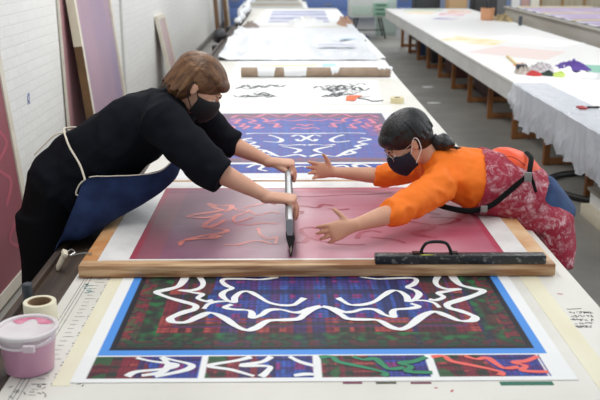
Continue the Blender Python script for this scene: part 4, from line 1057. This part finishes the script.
b.loft([(seg(sho, fS, .4), .055, .055), (fS, .05, .05), (seg(fS, fE, .5), .043, .043), (fE, .038, .038), (seg(fE, fW, .3), .037, .036), (seg(fE, fW, .7), .029, .027), (fW, .024, .020)], (0, .6, 1), 20)
# near hand: back towards the camera, thumb up
hand(b, nW, (-.97, -.10, -.28), (.05, .95, -.25), (-.15, .12, 1), ((.25, .25, .15), (.3, .3, .2), (.35, .3, .2), (.45, .35, .25)), spread=(.10, .04, -.04, -.16), thumb=(.35, .95, .0), tc=(.15, .2), sc=.95)
# far hand: open palm towards the camera, thumb up
hand(b, fW, (-.93, -.25, .16), (-.25, -.90, .15), (-.2, -.1, 1), ((.2, .2, .15), (.3, .3, .2), (.4, .35, .2), (.5, .4, .25)), spread=(.14, .05, -.06, -.20), thumb=(.45, .9, .0), tc=(.2, .3), sc=.97)
for yy in (-1, 1):
    hp = V((1.14, 3.6 + .09 * yy, .88)); kn = V((1.13, 3.6 + .10 * yy, .48)); an = V((1.20, 3.6 + .11 * yy, .09))
    b.loft([(hp, .078, .085), (seg(hp, kn, .5), .066, .07), (kn, .05, .052), (seg(kn, an, .3), .047, .05), (an, .033, .035)], S)
    b.loft([(an + V((.03, 0, -.03)), .034, .03), (an + V((-.07, 0, -.045)), .038, .024), (an + V((-.13, 0, -.055)), .033, .018)], S)
b.build('body', m_skin2, p2, voxel=.0045, smooth_it=3)
face_parts(p2, g2, M2, mat('black_brow', (30, 24, 22), .8), m_mask2, mat('white_loop', (230, 228, 224), .6))
m_bhair = mat('black_hair', (12, 11, 12), .38, col2=(24, 22, 23), scale=22, stretch=(3, 3, .7), bump=.4, bscale=60)
h = hair(p2, g2, M2, m_bhair, bob=False, seed=5)
h.build('hair', m_bhair, p2, voxel=.004, smooth_it=5)
h = MB(); bc = V(A(438, 143, 3.60))
h.ell(bc, (.034, .046, .036)); h.ell(bc + V((.022, 0, .004)), (.032, .050, .040)); h.loft([(bc + V((-.03, 0, .01)), .03, .03), (bc + V((.03, -.01, 0)), .045, .03), (bc + V((.055, -.01, .0)), .030, .018)], S)
h.build('hair_bun', m_bhair, p2, voxel=.005, smooth_it=2, warp=folds(.005, 30, 2, (1, .3, 1)))
MB().tube([bc + V((-.012, .036 * math.cos(a), .036 * math.sin(a))) for a in [i * PI / 8 for i in range(17)]], .005, 8).build('hair_tie', m_black, p2)
# glasses
gl = MB()
for s_ in (-1, 1):
    gl.tube([g2(.033 * s_ + .022 * math.cos(a), .108 - .006 * abs(math.cos(a)), -.004 + .018 * math.sin(a)) for a in [i * PI / 8 for i in range(17)]], .0014, 8)
    gl.tube([g2(.055 * s_, .102, .0), g2(.073 * s_, .06, .0), g2(.079 * s_, -.005, .003)], .0014, 8)
gl.tube([g2(-.011, .108, -.002), g2(0, .110, .002), g2(.011, .108, -.002)], .0014, 8)
gl.build('glasses', mat('thin_metal_frame', (190, 180, 170), .3, metal=.8), p2)
# orange shirt
m_or = mat('orange_cotton', (246, 120, 14), .75, bump=.1, bscale=40)
cn = A(386, 210, 3.20); cf = A(375, 175, 3.88)
s = MB()
s.loft([(seg(wai, che, .0), .165, .125), (seg(wai, che, .5), .17, .13), (che, .175, .130), (seg(che, sho, .6), .17, .115), (sho, .145, .1), (seg(sho, nek, .6), .08, .072)], S, 28)
s.loft([(seg(sho, nS, .3), .075, .075), (nS, .074, .076), (seg(nS, nE, .5), .066, .066), (nE, .058, .058), (seg(nE, cn, 1.0), .050, .050)], (0, .6, 1), 24, round_=False)
s.loft([(seg(sho, fS, .3), .075, .075), (fS, .07, .07), (seg(fS, fE, .5), .06, .06), (fE, .052, .052), (seg(fE, cf, 1.0), .048, .048)], (0, .6, 1), 24, round_=False)
s.build('shirt', m_or, p2, voxel=.007, smooth_it=3, warp=folds(.010, 13, 5))
# jeans
t = MB()
m_jean = mat('blue_jeans', (34, 58, 98), .8, col2=(50, 78, 120), scale=12, bump=.1, bscale=80)
t.loft([(A(514, 196, 3.6), .15, .10), (A(535, 204, 3.6), .175, .142), (V((1.14, 3.6, .87)), .18, .125), (V((1.135, 3.6, .80)), .17, .10)], S, 28)
for yy in (-1, 1):
    hp = V((1.135, 3.6 + .085 * yy, .86)); kn = V((1.13, 3.6 + .10 * yy, .48)); an = V((1.20, 3.6 + .11 * yy, .10))
    t.loft([(hp, .09, .095), (seg(hp, kn, .5), .08, .08), (kn, .068, .07), (seg(kn, an, .5), .062, .066), (an, .058, .062)], S, 24, round_=False)
t.build('jeans', m_jean, p2, voxel=.008, smooth_it=4, warp=folds(.004, 8, 1))
for yy in (-1, 1):
    c = V((1.17, 3.6 + .11 * yy, .04)); sh = MB(); sh.loft([(c + V((.08, 0, .01)), .034, .036), (c + V((0, 0, .015)), .040, .043), (c + V((-.10, 0, 0)), .044, .03), (c + V((-.15, 0, -.006)), .034, .022)], S, 18)
    sh.build('shoe', m_black, p2, voxel=.006)
# red apron: wrapped bib and skirt falling over the table edge
m_rap = mat('splashed_red_apron', (150, 30, 54), .75, bump=.1, bscale=60)
nt = m_rap.node_tree; N = nt.nodes; L = nt.links
tc = N.new('ShaderNodeTexCoord')
def nzr(scale, dist, e):
    n = N.new('ShaderNodeTexNoise'); n.inputs['Scale'].default_value = scale; n.inputs['Detail'].default_value = 7; n.inputs['Roughness'].default_value = .7; n.inputs['Distortion'].default_value = dist
    r = N.new('ShaderNodeValToRGB'); r.color_ramp.elements[0].position = e[0]; r.color_ramp.elements[1].position = e[1]; L.new(tc.outputs['Object'], n.inputs['Vector']); L.new(n.outputs['Fac'], r.inputs['Fac']); return r
r1 = nzr(7, .6, (.46, .60)); r2 = nzr(26, 1.4, (.44, .60))
ml = N.new('ShaderNodeMath'); ml.operation = 'MULTIPLY'; L.new(r1.outputs[0], ml.inputs[0]); L.new(r2.outputs[0], ml.inputs[1])
r3 = nzr(34, .5, (.60, .68)); mx2 = N.new('ShaderNodeMath'); mx2.operation = 'MAXIMUM'; L.new(ml.outputs[0], mx2.inputs[0])
h3 = N.new('ShaderNodeMath'); h3.operation = 'MULTIPLY'; h3.inputs[1].default_value = .6; L.new(r3.outputs[0], h3.inputs[0]); L.new(h3.outputs[0], mx2.inputs[1])
mc_ = N.new('ShaderNodeMix'); mc_.data_type = 'RGBA'; mc_.inputs['A'].default_value = lin((156, 28, 54)); mc_.inputs['B'].default_value = lin((226, 190, 196))
L.new(mx2.outputs[0], mc_.inputs['Factor']); L.new(mc_.outputs['Result'], N['Principled BSDF'].inputs['Base Color'])
a = MB()
a.loft([(A(474, 180.5, 3.60), .194, .148), (A(490, 184, 3.60), .192, .149), (wai, .189, .146), (A(526, 200, 3.6), .192, .150)], S, 32, round_=False)
a.loft([(A(505, 192, 3.60), .16, .12), (A(528, 208, 3.6), .185, .135), (V((1.150, 3.58, .84)), .205, .105), (V((1.150, 3.57, .74)), .21, .098), (V((1.15, 3.55, .655)), .205, .092)], S, 32, round_=False)
ap2 = a.build('apron', m_rap, p2, voxel=.008, smooth_it=3, warp=folds(.013, 6, 2, (1, 1.3, .45)))
MB().tube([A(444, 147, 3.62), A(455, 147.5, 3.62), A(466, 150, 3.62), A(478, 154, 3.62)], [.006] * 4, 10).build('neck_strap', m_black, ap2)
# sling bag on the back
sb = empty('sling_bag', A(515, 163, 3.62), 'bright orange pouch on black straps carried on the lower back of the person in orange', 'bag')
MS = Matrix.Rotation(.42, 3, 'Y')
MB().ell(A(514, 167, 3.62), (.128, .12, .074), MS).build('pouch', mat('orange_nylon', (238, 86, 40), .5, bump=.1, bscale=20), sb, voxel=.007, warp=folds(.006, 9, 4))
MB().tube(catmull([A(496, 158, 3.54), A(512, 157, 3.51), A(526, 166, 3.52), A(536, 178, 3.56)]), .0022, 6).build('zip_line', mat('dark_orange', (180, 60, 30), .5), sb)
m_strap = mat('black_webbing', (12, 12, 14), .8, spec=.2)
def band(pts, w, nm, m=m_strap):
    P = catmull([tuple(p) for p in pts], 6); n = len(P)
    mb = MB(); mb.loft([(p, w, .003) for p in P], (.15, .1, 1), 10); return mb.build(nm, m, sb)
band([A(428, 200, 3.415), A(445, 207, 3.395), A(470, 211, 3.385), A(490, 206, 3.38), A(506, 194, 3.385), A(520, 182, 3.395), A(531, 172, 3.43)], .012, 'chest_strap')
band([A(531, 172, 3.43), A(533, 182, 3.40), A(536, 192, 3.40)], .007, 'strap_tail')
mb = MB(); mb.loft([(p, .011, .004) for p in catmull([A(526, 152, 3.60), A(531, 158, 3.52), A(530, 168, 3.46), A(529, 178, 3.43)])], (1, 0, .2), 10); mb.build('side_strap', m_strap, sb)
mb = MB(); mb.box(-.016, .016, -.006, .006, -.02, .02, Matrix.Translation(A(528, 177, 3.405))); mb.build('buckle', mat('grey_buckle', (130, 130, 128), .4), sb, bevel=.003)
mb = MB(); mb.box(-.014, .014, -.005, .005, -.014, .014, Matrix.Translation(A(484, 209, 3.372))); mb.build('strap_slider', mat('grey_buckle', (130, 130, 128), .4), sb, bevel=.003)


# ------------------------------------------------------------------ light
w = bpy.data.worlds.new('world'); bpy.context.scene.world = w; w.use_nodes = True
w.node_tree.nodes['Background'].inputs['Color'].default_value = (.86, .93, 1, 1); w.node_tree.nodes['Background'].inputs['Strength'].default_value = .62
def area(name, loc, rot, sx, sy, e, c=(1, 1, 1)):
    l = bpy.data.lights.new(name, 'AREA'); l.shape = 'RECTANGLE'; l.size = sx; l.size_y = sy; l.energy = e; l.color = c
    o = bpy.data.objects.new(name, l); C.objects.link(o); o.location = loc; o.rotation_euler = rot; return o
for y in (3.2, 7.5, 12, 17, 22):
    for x in (-.3, 3.0, 6.5):
        area('ceiling_lamp', (x, y, 3.3), (0, 0, 0), .35, 2.6, (36 if y < 5 else 50 if y < 10 else 44) * (.8 if x > 2 else 1), (1, .98, .95))
area('window_light', (7.5, 6, 2.6), (0, math.radians(70), 0), 2.2, 5, 60, (.9, .95, 1))
s = bpy.context.scene
s.view_settings.view_transform = 'Standard'; s.view_settings.look = 'None'; s.view_settings.exposure = 0; s.view_settings.gamma = 1; s.view_settings.use_curve_mapping = False
